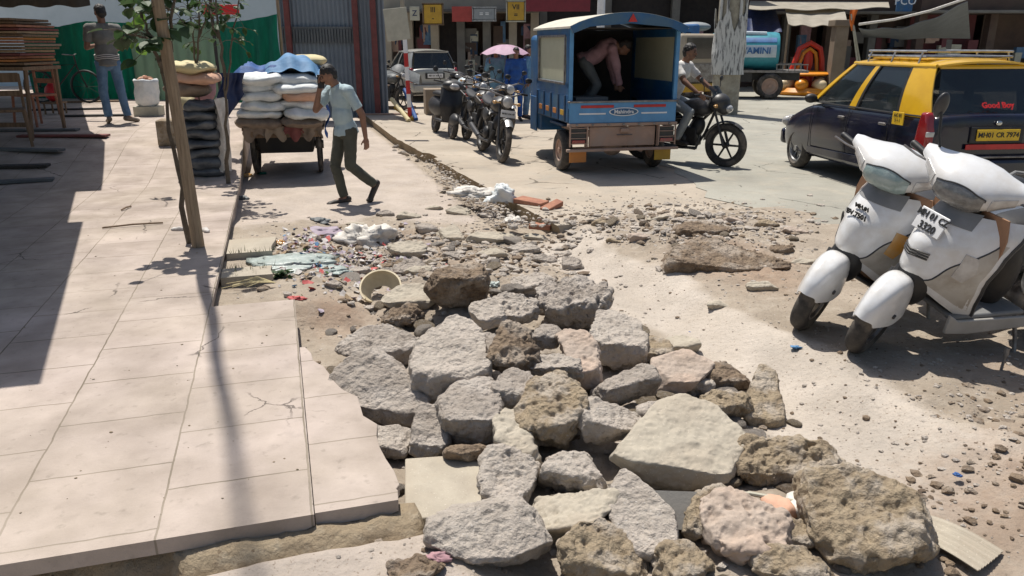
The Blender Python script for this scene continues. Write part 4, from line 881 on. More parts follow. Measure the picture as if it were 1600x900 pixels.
        b.tube([(-.50,-.02,zr),(.50,-.02,zr)],.012,6); b.tube([(-.50,-1.12,zr),(.50,-1.12,zr)],.012,6)
        rk=b.obj('roof_rack','alu',t)
        b=B(); b.box((0,-.57,zr-.085),(.92,1.06,.018)); b.obj('rack_board','taxi_yellow',rk,bevel=.004)
        b=B(); b.ell((-.30,-.75,1.06),(.10,.09,.13)); b.ell((.1,.25,1.0),(.10,.09,.13)); b.obj('headrest','black',t)
azt=R(-7); fw=at(1243,262,0); hl=1.72
loc=Vector((fw.x,fw.y,0))+Vector((math.cos(azt),-math.sin(azt),0))*.70-Vector((math.sin(azt),math.cos(azt),0))*(hl-.62)
T=thing('taxi','black and yellow hatchback taxi with a roof rack behind the white scooters','taxi',loc,-azt)
make_car(T,3.44,'taxi_black','taxi_yellow','taxi_yellow')
p=at(648,158,0); az=R(-24)
T=thing('parked_car','dusty silver hatchback parked at the end of the lane behind the red and white post','car',(p.x,p.y+1.2,0),-az)
make_car(T,3.3,'car_silver','car_silver','car_silver',taxi=False)
# ---------------------------------------------------------------- blue three-wheeled cargo carrier
azr=R(-13); q=at(893,275,0)
org=Vector((q.x,q.y,0))+Vector((math.cos(azr),-math.sin(azr),0))*.70
org=org+Vector((-.02,0,0)); T=thing('cargo_rickshaw','blue three-wheeled cargo carrier with a canopy, seen from behind with its back open','cargo rickshaw',org,-azr)
def bx(name,c,d,mat,par=None,bv=.006,rot=(0,0,0)): b=B(); b.box(c,d,rot); return b.obj(name,mat,par or T,bevel=bv)
bx('bed',(0,.80,.70),(1.36,1.55,.06),'blue_dark')
for sx in (1,-1):
    s=bx('side_wall',(sx*.69,.80,.86),(.035,1.58,.34),'blue_body')
    for i,y in enumerate((.12,.42,.78,1.14,1.5)): bx('wall_rib',(sx*.712,y,.86),(.016,.045,.33),'blue_dark',s)
    for i,y in enumerate((.25,.60,.96,1.32)): bx('orange_motif',(sx*.711,y,.80),(.008,.16,.07),'orange_paint' if i else 'sign_yellow',s)
    # canopy side with khaki panel
    u_=B(); u_.box((sx*.69,.80,1.10),(.03,1.58,.16)); u_.box((sx*.69,.07,1.44),(.03,.12,.66)); u_.box((sx*.69,1.53,1.44),(.03,.12,.66)); u_.box((sx*.69,.80,1.80),(.03,1.58,.12)); u_=u_.obj('canopy_side','blue_body',T,bevel=.004)
    bx('side_panel',(sx*.685,.80,1.46),(.012,1.36,.58),'panel_khaki',u_)
    b=B()
    for y0,y1,z0,z1 in ((.16,1.44,1.75,1.75),(.16,1.44,1.165,1.165)): b.box((sx*.712,(y0+y1)/2,z0),(.02,y1-y0,.03))
    for y in (.16,1.44): b.box((sx*.712,y,1.46),(.02,.03,.60))
    b.obj('panel_frame','steel',u_,bevel=.004)
    bx('rear_post',(sx*.675,.02,1.36),(.05,.05,1.0),'light_blue_paint',T)
b=B(); n=14
prof=[(-.74+1.48*i/n,1.86+.17*math.sin(PI*i/n)**.8) for i in range(n+1)]
b.loft([[(x,y,z) for x,z in prof]+[(x,y,z-.025) for x,z in prof[::-1]] for y in (-.14,.3,.8,1.3,1.66)]); b.obj('canopy_roof','canopy_top',T)
b=B(); b.prism(prof+[(.70,1.78),(.5,1.86),(0,1.90),(-.5,1.86),(-.70,1.78)],(0,-.145,-.004),(1,0,0),(0,0,1),(0,1,0),.03); vl=b.obj('canopy_valance','blue_body',T)
b=B(); b.prism([(-.055,-.04),(.055,-.04),(0,.055)],(0.02,-.158,1.955),(1,0,0),(0,0,1),(0,1,0),.012); b.obj('red_emblem','red_paint',vl)
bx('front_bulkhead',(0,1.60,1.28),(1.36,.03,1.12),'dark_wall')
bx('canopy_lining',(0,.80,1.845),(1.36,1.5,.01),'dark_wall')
tg=bx('tailgate',(0,-.005,.81),(1.38,.035,.27),'light_blue_paint')
bx('gate_rail',(0,-.012,.945),(1.42,.05,.025),'steel',tg)
for x0 in (-.34,.34): bx('red_stripe',(x0,-.027,.885),(.42,.006,.035),'red_paint',tg)
for x0 in (-.40,.40): bx('white_line',(x0,-.026,.795),(.34,.005,.02),'text_white',tg)
b=B(); b.lathe([(.001,0),(1,0),(1,.006),(.001,.006)],axis='Y',n=28); bmesh.ops.transform(b.b,matrix=Matrix.Translation((0,-.032,.815))@Matrix.Diagonal((.19,1,.055,1)),verts=b.b.verts[:]); lo=b.obj('maker_logo','text_white',tg)
b=B(); b.lathe([(.001,0),(1,0),(1,.004),(.001,.004)],axis='Y',n=28); bmesh.ops.transform(b.b,matrix=Matrix.Translation((0,-.036,.815))@Matrix.Diagonal((.175,1,.043,1)),verts=b.b.verts[:]); b.obj('logo_field','blue_body',lo)
text('Mahindra',.068,'logo_text','text_white',lo,(0,-.037,.815),(PI/2,0,0),bold=.0012)
bx('sill_rail',(0,-.015,.655),(1.42,.06,.04),'dusty_metal')
for i in range(7): bx('hinge_bolt',(-.6+i*.2,-.05,.655),(.03,.02,.025),'steel')
rp=bx('rear_panel',(0,.0,.50),(.86,.03,.25),'dusty_metal')
bx('plate_lamp',(.02,-.03,.58),(.11,.05,.05),'dusty_metal',rp); bx('plate_bracket',(.02,-.03,.52),(.2,.02,.012),'steel',rp)
for sx in (1,-1):
    b=B()
    for z in (.42,.49,.56,.62): b.box((sx*.575,-.05,z),(.24,.012,.010))
    for x in (.465,.685): b.box((sx*x,-.05,.51),(.018,.018,.26))
    b.obj('lamp_guard','dusty_metal',T,bevel=.002)
    lm=bx('lamp_box',(sx*.575,-.01,.52),(.20,.05,.20),'dark_plastic'); bx('tail_lens',(sx*.575,-.042,.44),(.17,.02,.055),'lens_red',lm)
    bx('upright',(sx*.47,-.0,.50),(.03,.03,.28),'dusty_metal')
    bx('mud_flap',(sx*.56,.02,.25),(.22,.012,.16),'orange_paint' if sx<0 else 'sign_yellow')
    bx('wheel_arch',(sx*.60,.55,.63),(.20,.62,.03),'blue_dark')
    wheel(.275,.135,T,(sx*.62,.50,.275),rim='dusty_metal',rr=.55)
bx('bumper',(0,-.055,.335),(1.46,.05,.035),'dusty_metal')
b=B(); b.tube([(-.62,.5,.275),(0,.5,.275),(.62,.5,.275)],.035,8); b.ell((.05,.5,.30),(.13,.13,.12)); b.box((-.3,.8,.5),(.06,1.6,.08)); b.box((.3,.8,.5),(.06,1.6,.08)); b.tube([(.25,.7,.32),(.30,.1,.30)],.03,8); b.obj('axle','dusty_metal',T,bevel=.005)
b=B(); b.loft([[(-w_,y,z0),(-w_,y,z1),(w_,y,z1),(w_,y,z0)] for y,w_,z0,z1 in ((1.64,.66,.42,1.75),(2.2,.64,.42,1.78),(2.55,.55,.42,1.30),(2.85,.40,.45,.95))]); b.obj('cab','blue_body',T,bevel=.05,seg=3)
for sx in (1,-1): bx('cab_side_panel',(sx*.672,1.86,.66),(.02,.36,.50),'blue_body')
bx('cab_window',(0,2.42,1.42),(1.0,.05,.42),'glass',rot=(R(-32),0,0))
wheel(.25,.11,T,(0,2.65,.25))
bx('crate',(0,0,0),(.01,.01,.01),'black') if 0 else None
T.scale=(1.06,1,1)
cr=B(); cr.box((0,0,.13),(.46,.34,.26)); cr=cr.obj('cardboard_box','tarp_grey',bevel=.006); cr.location=org+Matrix.Rotation(-azr,3,'Z')@Vector((-.38,.35,.73)); cr.rotation_euler=(0,0,-azr+.1); tag(cr,'dark box standing on the bed inside the blue cargo carrier','box')
# ---------------------------------------------------------------- motorcycles
def make_bike(t,tank='dark_plastic',fair=False,plate=False,silver=False):
    wheel(.305,.085,t,(0,.66,.305),rim='black',spokes=6,rr=.74); wheel(.305,.10,t,(0,-.64,.305),rim='black',spokes=6,rr=.74)
    b=B()
    for sx in (1,-1): b.tube([(sx*.085,.66,.305),(sx*.085,.56,.60),(sx*.085,.46,.86)],[.022,.018,.016],8)
    b.obj('fork','dark_plastic',t)
    b=B(); b.grid(6,16,lambda a,c:Vector(((a*2-1)*.055,.66-math.cos(.15+c*2.2)*(.335-.02*(a*2-1)**2),.305+math.sin(.15+c*2.2)*(.335-.02*(a*2-1)**2))),th=.005); b.obj('front_fender','alu' if silver else 'dark_plastic',t,smooth=60)
    b=B(); b.ell((0,.16,.80),(.135,.26,.12),(R(8),0,0)); b.ell((0,.30,.79),(.15,.13,.11)); b.obj('fuel_tank',tank,t,vox=.012)
    b=B(); b.loft([[(-w_,y,z),(-w_*.9,y,z+.06),(0,y,z+.075),(w_*.9,y,z+.06),(w_,y,z),(0,y,z-.03)] for y,w_,z in ((-.05,.09,.75),(-.2,.13,.74),(-.5,.13,.77),(-.78,.09,.82),(-.86,.05,.84))]); b.obj('seat','black',t,sub=2)
    b=B(); b.box((0,.10,.40),(.20,.30,.26)); b.ell((0,.22,.52),(.09,.10,.15),(R(-25),0,0)); b.ell((.12,.02,.36),(.05,.11,.10)); b.ell((-.12,.02,.36),(.05,.11,.10)); b.obj('engine','black',t,bevel=.03)
    b=B(); b.tube([(0,.50,.84),(0,.30,.64),(0,.05,.66),(0,-.3,.62),(0,-.64,.305)],.022,8); b.tube([(0,.50,.84),(0,.34,.45),(0,.2,.22),(0,-.2,.25),(.07,-.64,.305)],.020,8); b.tube([(-.07,-.15,.28),(-.08,-.64,.305)],.018,8); b.tube([(.09,-.6,.32),(.10,-.42,.70)],.022,8); b.tube([(-.09,-.6,.32),(-.10,-.42,.70)],.022,8); b.obj('frame','black',t)
    b=B(); b.tube([(.08,.3,.42),(.13,.28,.25),(.14,-.2,.24),(.15,-.4,.28)],.022,8); b.cone((.15,-.35,.27),(.16,-.88,.38),.042,.05,14,True); b.obj('exhaust','dark_plastic',t)
    for sx in (1,-1):
        b=B(); b.ell((sx*.11,-.22,.62),(.03,.16,.10)); b.obj('side_cover',tank,t)
        b=B(); b.cone((sx*.24,.36,.99),(sx*.36,.30,.985),.017,.017,10); b.obj('grip','black',t)
        b=B(); b.tube([(sx*.22,.38,1.0),(sx*.27,.40,1.10),(sx*.30,.38,1.16)],.006,6); b.ell((sx*.33,.38,1.19),(.055,.018,.038)); b.obj('mirror','black',t)
        b=B(); b.cone((sx*.07,.54,.84),(sx*.16,.55,.84),.010,.010,8); b.ell((sx*.18,.55,.84),(.035,.03,.025)); b.obj('indicator','lens_orange',t)
    b=B(); b.tube([(-.25,.36,.99),(-.12,.44,.95),(0,.46,.92),(.12,.44,.95),(.25,.36,.99)],.013,8); b.obj('handlebar','steel',t)
    if fair:
        b=B(); b.ell((0,.52,.88),(.15,.15,.13)); b.ell((0,.60,.80),(.12,.10,.09)); b.obj('fairing',tank,t,vox=.012)
        b=B(); b.grid(8,8,lambda a,c:Vector(((a*2-1)*(.13-.04*c),.62-.10*(a*2-1)**2-.14*c,.90+.20*c)),th=.006); b.obj('visor','glass',t,smooth=60)
        b=B(); b.ell((0,.665,.80),(.09,.05,.055)); b.obj('headlight','lens_clear',t)
    else:
        b=B(); b.ell((0,.56,.86),(.095,.08,.095)); b.obj('lamp_shell','dark_plastic',t)
        b=B(); b.ell((0,.615,.86),(.08,.04,.08)); b.obj('headlight','lens_clear',t)
    b=B(); b.ell((0,-.90,.78),(.06,.05,.035)); b.obj('tail_light','lens_red',t)
    b=B(); b.grid(4,10,lambda a,c:Vector(((a*2-1)*.065,-.64-math.cos(-.2+1.7*c-.3)*.36+.0,.305+.36*math.sin(.2+1.5*c))),th=.006); b.obj('rear_fender','dark_plastic',t,smooth=60)
    b=B(); b.tube([(.15,-.45,.78),(.15,-.85,.84),(-.15,-.85,.84),(-.15,-.45,.78)],.011,8); b.obj('grab_rail','steel',t)
    if plate: b=B(); b.box((0,.70,.70),(.22,.008,.10)); pl=b.obj('number_plate','white_plate',t,bevel=.003); text('MH01 DA 49',.034,'plate_text','text_black',pl,(0,.706,.70),(PI/2,0,PI),bold=.0008)
def bike(px,py,az,label,group,lean=-8,**k):
    loc=place_front_wheel(px,py,az,0,.66); t=thing('motorcycle',label,'motorcycle',(0,0,0),0,group); t.matrix_world=Matrix.Translation(loc)@Matrix.Rotation(-az,4,'Z')@Matrix.Rotation(R(lean),4,'Y'); make_bike(t,**k); return t
bike(1131,261,R(128),'dark motorcycle ridden by the person in white beside the blue cargo carrier',None,lean=0,fair=True,tank='dark_plastic')
PG='two-wheelers parked in a row at the kerb'
bike(783,254,R(165),'black motorcycle with a white front plate, nearest of the row parked at the kerb',PG,silver=True,plate=True)
bike(757,232,R(163),'black motorcycle just behind the one with the white front plate',PG)
bike(790,214,R(158),'dark motorcycle half hidden between the kerb row and the blue cargo carrier',PG,silver=True)
bike(748,206,R(166),'dark motorcycle standing fourth in the kerb row, behind the scooter',PG,tank='blue_dark')
bike(728,186,R(160),'bluish motorcycle near the far end of the kerb row',PG,tank='tank_white',silver=True)
bike(752,176,R(158),'farthest motorcycle of the kerb row, by the umbrella',PG,tank='tank_blue')
def dark_scooter(px,py,az,label):
    loc=place_front_wheel(px,py,az,0,.62); t=thing('scooter',label,'scooter',(0,0,0),0,PG); t.matrix_world=Matrix.Translation(loc)@Matrix.Rotation(-az,4,'Z')@Matrix.Rotation(R(-8),4,'Y')
    wheel(.215,.10,t,(0,.62,.215)); wheel(.215,.10,t,(0,-.60,.215))
    b=B(); b.grid(14,10,lambda a,c:Vector(((a*2-1)*float(np.interp(c,[0,.5,1],[.13,.22,.19])),float(np.interp(c,[0,.5,1],[.42,.46,.34]))-.12*abs(a*2-1)**2,.28+.60*c)),th=.012); b.obj('front_apron','black',t,smooth=60)
    b=B(); b.ell((0,.66,.34),(.08,.22,.12)); b.obj('front_fender','dark_plastic',t)
    b=B(); b.ell((0,.32,.93),(.2,.14,.10)); b.obj('head_cowl','dark_plastic',t); b=B(); b.ell((0,.42,.92),(.10,.06,.06)); b.obj('headlight','lens_clear',t)
    b=B(); b.box((0,.08,.28),(.34,.5,.04)); b.obj('floor_mat','dark_plastic',t,bevel=.01)
    b=B(); b.ell((0,-.5,.52),(.18,.48,.20)); b.obj('side_panel','dark_plastic',t); b=B(); b.ell((0,-.42,.74),(.14,.44,.07)); b.obj('seat','black',t)
    for sx in (1,-1): b=B(); b.tube([(sx*.1,.28,.97),(sx*.34,.2,.99)],.016,8); b.obj('grip','black',t); b=B(); b.tube([(sx*.22,.25,1.0),(sx*.3,.22,1.14)],.006,6); b.ell((sx*.33,.22,1.19),(.05,.016,.05)); b.obj('mirror','black',t)
dark_scooter(706,217,R(160),'dark blue scooter at the left end of the kerb row, front towards the lane')
dark_scooter(712,180,R(165),'small dark scooter at the back of the kerb row beside the concrete block')
# ---------------------------------------------------------------- truck behind the utility pole and the tanker
p=at(1128,176,0); azk=R(150)
T=thing('truck','old orange and cream goods truck behind the utility pole, seen from the front','truck',(p.x-.7,p.y+1.0,0),-azk)
bx('cab',(0,0,1.25),(1.7,1.3,1.3),'wall_beige',bv=.08); bx('windscreen',(0,.66,1.55),(1.4,.05,.5),'glass'); bx('grille',(0,.67,.95),(1.3,.06,.45),'steel'); bx('bumper',(0,.75,.60),(1.8,.14,.2),'sign_yellow',bv=.03)
for sx in (1,-1): b=B(); b.ell((sx*.66,.68,.95),(.13,.06,.13)); b.obj('headlight','lens_clear',T)
bx('orange_panel',(-.62,.70,1.15),(.32,.06,.34),'sign_yellow')
for sx in (1,-1): wheel(.38,.22,T,(sx*.72,.30,.38),rim='dusty_metal'); wheel(.38,.3,T,(sx*.72,-2.4,.38),rim='dusty_metal')
bx('cargo_bed',(0,-2.1,1.2),(1.9,2.7,.12),'wood'); bx('cargo_side',(.94,-2.1,1.5),(.05,2.7,.55),'orange_paint'); bx('cargo_side',(-.94,-2.1,1.5),(.05,2.7,.55),'orange_paint'); bx('chassis',(0,-1.6,.7),(.7,3.8,.2),'black')
p=at(1197,153,0); azk=R(-78)
T=thing('tanker_truck','small water tanker with a teal and white tank across the street','tanker truck',(p.x,p.y,0),-azk)
b=B(); b.lathe([(.02,-.2),(.70,-.2),(.74,-.1),(.74,1.7),(.70,1.8),(.02,1.8)],c=(0,0,1.55),axis='Y',n=32); bmesh.ops.transform(b.b,matrix=Matrix.Translation((0,0,1.42))@Matrix.Diagonal((1,1,.80,1))@Matrix.Translation((0,0,-1.55)),verts=b.b.verts[:]); tk=b.obj('tank','tank_teal',T)
for z,m_,w_ in ((1.44,'tank_white',.36),(1.77,'tank_blue',.14)):
    for sx in (1,-1):
        b=B(); b.grid(2,6,lambda a,c:Vector((sx*(.002+.742*math.sqrt(max(0,1-((z-1.42+(c-.5)*w_)/.592)**2))),-.1+1.8*a,z+(c-.5)*w_)),th=.01)
        b.obj('painted_band',m_,tk,smooth=60)
text('JALSWAMINI',.26,'tank_lettering','text_white' if 0 else 'tank_blue',tk,(-.768,.80,1.45),(PI/2,0,-PI/2),bold=.006)
b=B(); b.box((0,.1,.84),(1.5,2.4,.07)); 
for i in range(6): b.box((-.74,-1.05+i*.18,.95),(.02,.02,.2)); b.box((.74,-1.05+i*.18,.95),(.02,.02,.2))
b.box((-.74,-.6,1.05),(.03,.95,.03)); b.box((.74,-.6,1.05),(.03,.95,.03)); b.obj('platform','steel',T)
bx('chassis',(0,1.2,.68),(.8,4.2,.22),'black'); bx('tool_box',(-.5,1.0,.72),(.4,.9,.4),'black')
for sx in (1,-1): wheel(.40,.22,T,(sx*.70,0,.40),rim='dusty_metal'); wheel(.40,.22,T,(sx*.70,2.5,.40),rim='dusty_metal')
bx('cab',(0,2.9,1.45),(1.6,1.3,1.6),'tank_blue',bv=.08); bx('cab_window',(-.81,2.9,1.75),(.03,.8,.5),'glass'); b=B(); b.tube([(-.35,.2,1.96),(-.35,1.5,2.0)],.06,8); b.tube([(.35,.2,1.96),(.35,1.5,2.0)],.05,8); b.obj('hose','tank_white',T)
# ================================================================ PEOPLE
def person(label,loc,az,J,cl,h=1.0,group=None,vox=.010,fingers=True,short=True,hairlen=0,skirt=False,wr=.012):
    """one continuous body mesh; shirt, trousers, hair and shoes are its children. J: joint positions, front = +Y"""
    j={k:Vector(v)*h for k,v in J.items() if isinstance(v,tuple)}
    b=B(); f=lambda k:j[k]
    nd=(f('head')-f('neck')).normalized(); face=Vector(J.get('face',(0,1,-.1))).normalized()
    up=(nd-face*nd.dot(face)).normalized(); sd_=face.cross(up).normalized()
    RM=Matrix((sd_,face,up)).transposed()
    def he(c,r,n=20): # ellipsoid in head space
        q=bmesh.ops.create_uvsphere(b.b,u_segments=n,v_segments=14,radius=1)['verts']
        mt=Matrix.Translation(f('head')+RM@(Vector(c)*h))@RM.to_4x4()@Matrix.Diagonal((*[x*h for x in r],1))
        for v in q: v.co=mt@v.co
    he((0,0,.02),(.074,.092,.095)); he((0,.025,-.045),(.056,.062,.062)); he((0,.098,-.012),(.013,.018,.022)); he((0,.055,.02),(.055,.035,.016)); he((0,.07,-.055),(.026,.025,.012)); he((.075,-.005,-.01),(.012,.02,.03)); he((-.075,-.005,-.01),(.012,.02,.03))
    b.cone(f('neck')-nd*.07*h,f('head')-nd*.03*h,.058*h,.052*h,14)
    tv=(f('chest')-f('pelvis')); 
    def tors(bb,g,w_=1):
        ch,pe=f('chest'),f('pelvis'); q=tv.to_track_quat('Z','Y').to_euler(); az_=Vector((f('rs').x-f('ls').x,f('rs').y-f('ls').y,0)); tz=math.atan2(az_.y,az_.x)
        X=az_.normalized(); Z=tv.normalized(); Y=Z.cross(X).normalized(); X=Y.cross(Z); Mx=Matrix((X,Y,Z)).transposed().to_4x4()
        for c,r in ((ch+Z*.02*h,(.158+g,.098+g,.16+g)),(ch.lerp(pe,.5)+Y*.015*h,(.142*w_+g,.100*w_+g,.16+g)),(pe+Z*.02*h,(.150*w_+g,.105*w_+g,.12+g))):
            s=bmesh.ops.create_uvsphere(bb.b,u_segments=24,v_segments=16,radius=1)['verts']; m=Matrix.Translation(c)@Mx@Matrix.Diagonal((*[x*h for x in r],1))
            for v in s: v.co=m@v.co
        bb.cone(f('ls'),f('rs'),(.062+g)*h,(.062+g)*h,14,True); bb.cone(ch+Z*.1*h,f('neck'),(.085+g)*h,(.055+g)*h,14)
    tors(b,0)
    for s in 'lr':
        b.cone(f(s+'s'),f(s+'e'),.052*h,.041*h,12,True); b.cone(f(s+'e'),f(s+'w'),.041*h,.027*h,12,True)
        wd=(f(s+'w')-f(s+'e')).normalized(); hd_=Vector(J.get(s+'hd',wd)).normalized(); n_=Vector(J.get(s+'hn',(1 if s=='l' else -1,0,0))); sx=hd_.cross(n_).normalized(); n_=sx.cross(hd_).normalized()
        w0=f(s+'w'); pc=w0+hd_*.05*h
        s_=bmesh.ops.create_uvsphere(b.b,u_segments=16,v_segments=10,radius=1)['verts']; m=Matrix.Translation(pc)@Matrix((sx,hd_,n_)).transposed().to_4x4()@Matrix.Diagonal((.040*h,.056*h,.017*h,1))
        for v in s_: v.co=m@v.co
        cur=J.get('curl',.5)
        for i,(o_,ln) in enumerate(((-.030,.066),(-.010,.075),(.010,.070),(.030,.055))):
            if not fingers: break
            a=w0+hd_*.085*h+sx*o_*h; d1=(hd_+n_*.35*cur).normalized(); d2=(hd_+n_*1.4*cur).normalized()
            m1=a+d1*ln*.55*h; b.cone(a,m1,.0095*h,.0088*h,8,True); b.cone(m1,m1+d2*ln*.5*h,.0088*h,.0078*h,8,True)
        th=sx*(-1 if s=='l' else 1)*J.get('thumb',1); a=w0+hd_*.03*h+th*.03*h; m1=a+(th*.8+hd_*.7).normalized()*.034*h; b.cone(a,m1,.012*h,.0105*h,8,True); b.cone(m1,m1+(th*.3+hd_+n_*.4*cur).normalized()*.028*h,.0105*h,.0088*h,8,True)
        b.cone(f(s+'h'),f(s+'k'),.075*h,.052*h,12,True); b.cone(f(s+'k'),f(s+'a'),.050*h,.034*h,12,True)
        b.cone(f(s+'a'),f(s+'t'),.036*h,.028*h,10,True)
    o=b.obj('person',cl.get('skin','skin'),None,vox=vox,sm=3)
    o.location=loc; o.rotation_euler=(0,0,-az); tag(o,label,'person',group)
    if cl.get('shirt'):
        b=B(); tors(b,wr)
        for s in 'lr':
            e=f(s+'s').lerp(f(s+'e'),.72) if short else f(s+'e'); b.cone(f(s+'s'),e,(.055+wr)*h,(.050+wr)*h,16)
            if not short: b.ell(e,((.046+wr)*h,)*3); b.cone(e,f(s+'w'),(.042+wr)*h,(.032+wr)*h,14)
        b.cone(f('pelvis')+tv*.10,f('pelvis')-tv.normalized()*.06*h,(.135)*h,.150*h,20) if not J.get('sit') else None
        b.obj('shirt',cl['shirt'],o,vox=vox*1.1,sm=2,disp=.008,dsc=11)
    if cl.get('trousers'):
        b=B(); b.ell(f('pelvis')-Vector((0,0,.02))*h,(.150*h,.108*h,.11*h))
        for s in 'lr':
            b.ell(f(s+'h'),(.086*h,.09*h,.09*h)); b.cone(f(s+'h'),f(s+'k'),.088*h,.066*h,16,True); e=f(s+'k').lerp(f(s+'a'),.93); b.cone(f(s+'k'),e,.066*h,.058*h,16)
        if skirt: b.cone(f('pelvis'),(f('la')+f('ra'))/2+Vector((0,0,.05)),.14*h,.24*h,20)
        b.obj('trousers' if not skirt else 'skirt',cl['trousers'],o,vox=vox*1.1,sm=2,disp=.007,dsc=12)
    b=B(); 
    def hb(c,r):
        q=bmesh.ops.create_uvsphere(b.b,u_segments=20,v_segments=14,radius=1)['verts']; mt=Matrix.Translation(f('head')+RM@(Vector(c)*h))@RM.to_4x4()@Matrix.Diagonal((*[x*h for x in r],1))
        for v in q: v.co=mt@v.co
    hb((0,-.012,.048),(.081,.092,.082)); hb((0,-.045,.0),(.074,.062,.085))
    if hairlen: hb((0,-.075,-.06),(.06,.05,.12))
    b.obj('hair','hair',o,vox=.008,disp=.006,dsc=40)
    if fingers:
        for sx in (1,-1):
            b=B(); b.ell(f('head')+RM@(Vector((sx*.030,.080,.012))*h),(.011*h,.008*h,.008*h)); b.obj('eye','text_black',o)
            b=B(); b.cone(f('head')+RM@(Vector((sx*.014,.092,.030))*h),f('head')+RM@(Vector((sx*.048,.080,.030))*h),.005*h,.004*h,6); b.obj('eyebrow','hair',o)
        b=B(); b.ell(f('head')+RM@(Vector((0,.094,-.040))*h),(.028*h,.010*h,.007*h)); b.obj('moustache','hair',o)
    for s in 'lr':
        b=B(); a,t_=f(s+'a'),f(s+'t'); d=(t_-a); d.normalize(); b.cone(a-d*.05*h-Vector((0,0,.02)),t_+d*.03*h,.042*h,.036*h,12,True); b.ell(t_+d*.03*h,(.045*h,.05*h,.028*h))
        b.obj('shoe',cl.get('shoe','shoe_dark'),o,vox=.010)
    return o
stand=dict(pelvis=(0,0,.92),chest=(0,.02,1.26),neck=(0,.03,1.47),head=(0,.05,1.60),ls=(-.185,.02,1.40),rs=(.185,.02,1.40),le=(-.23,-.02,1.12),re=(.23,-.02,1.12),lw=(-.23,.06,.87),rw=(.23,.06,.87),
 lh=(-.09,0,.90),rh=(.09,0,.90),lk=(-.10,.02,.49),rk=(.10,.02,.49),la=(-.10,-.02,.08),ra=(.10,-.02,.08),lt=(-.12,.13,.04),rt=(.12,.13,.04))
# walking man, phone at his face
wk=dict(stand); wk.update(pelvis=(0,0,.93),chest=(0,.04,1.25),neck=(0,.10,1.44),head=(.01,.17,1.545),face=(.15,1,-.55),ls=(-.19,.03,1.37),rs=(.19,.06,1.37),re=(.20,.27,1.15),rw=(.11,.24,1.41),rhd=(-.15,-.1,1),rhn=(-1,-.4,0),
 le=(-.245,-.10,1.10),lw=(-.24,-.13,.84),lh=(-.09,-.01,.90),rh=(.09,.02,.90),rk=(.10,.12,.49),ra=(.09,.03,.08),rt=(.10,.19,.04),lk=(-.10,.02,.50),la=(-.10,-.30,.24),lt=(-.11,-.22,.09),curl=.7)
lp=on(545,317,gz)
wo=person('man in a pale blue shirt and olive trousers walking with a phone at his face',(lp.x+.02,lp.y,lp.z-.035),R(-128),wk,dict(shirt='shirt_blue',trousers='trouser_olive'),h=.955,vox=.0075)
b=B(); b.box((0,0,0),(.075,.012,.15)); 
ph=b.obj('phone','black',bevel=.006); Mw=Matrix.Translation(wo.location)@Matrix.Rotation(R(128),4,'Z'); ph.location=Mw@(Vector((.085,.235,1.475))*.955); ph.rotation_euler=(R(8),0,R(128)+R(75)); tag(ph,'black phone held to the face of the walking man','phone')
# man in grey T-shirt with his back to us
mn=dict(stand); mn.update(head=(.0,.04,1.62),face=(-.3,1,-.25),le=(-.25,.04,1.13),lw=(-.12,.27,1.16),re=(.25,.02,1.14),rw=(.17,.26,1.10),lk=(-.12,.02,.49),rk=(.12,.04,.49),la=(-.10,0,.08),ra=(.17,.02,.08),rt=(.27,.10,.04),lt=(-.11,.14,.04))
lp=Vector((-5.92,11.6,pave_z(12.8))); Q=on(183,193,lambda x,y:pave_z(UV(x,y)[0])); lp=Q
mo=person('man in a grey T-shirt and blue jeans standing with his back turned on the pavement',lp,R(-28),mn,dict(shirt='shirt_grey',trousers='jeans',shoe='shoe_tan'),h=1.02,vox=.009,wr=.016)
b=B()
for z in (.985,1.012,1.04): b.tube([(math.cos(a)*.172,math.sin(a)*.133+.005,z+.01*math.sin(3*a)) for a in [2*PI*k/24 for k in range(24)]],.006,6,closed=True)
b.obj('white_hem_stripes','shirt_white',mo)
# rider
rd=dict(stand); rd.update(pelvis=(0,-.22,.92),chest=(0,-.10,1.24),neck=(0,-.03,1.42),head=(0,.03,1.54),ls=(-.18,-.06,1.35),rs=(.18,-.06,1.35),le=(-.27,.10,1.16),re=(.27,.10,1.16),lw=(-.27,.30,1.02),rw=(.27,.30,1.02),lh=(-.10,-.18,.88),rh=(.10,-.18,.88),lk=(-.20,.18,.74),rk=(.20,.18,.74),la=(-.19,-.02,.34),ra=(.19,-.02,.34),lt=(-.19,.12,.31),rt=(.19,.12,.31),sit=1)
bl=place_front_wheel(1131,261,R(128),0,.66)
person('motorcycle rider in a white shirt and grey trousers, half hidden by the blue cargo carrier',bl,R(128),rd,dict(shirt='shirt_white',trousers='sign_grey'),vox=.011,fingers=True)
# bent person inside the carrier
bt=dict(stand); bt.update(pelvis=(0,0,.70),chest=(0,.24,.86),neck=(0,.42,.90),head=(0,.53,.88),face=(0,.5,-1),ls=(-.17,.34,.86),rs=(.17,.34,.86),le=(-.20,.40,.60),re=(.20,.40,.60),lw=(-.16,.46,.38),rw=(.16,.46,.38),lh=(-.09,-.02,.68),rh=(.09,-.02,.68),lk=(-.11,.16,.38),rk=(.11,.16,.38))
RM_=Matrix.Rotation(-azr,3,'Z')
pp=org+RM_@Vector((-.22,.95,.73)); person('person in a pink shirt bending down inside the blue cargo carrier',pp,azr+R(100),bt,dict(shirt='shirt_pink',trousers='tarp_grey'),vox=.012,fingers=False,short=False)
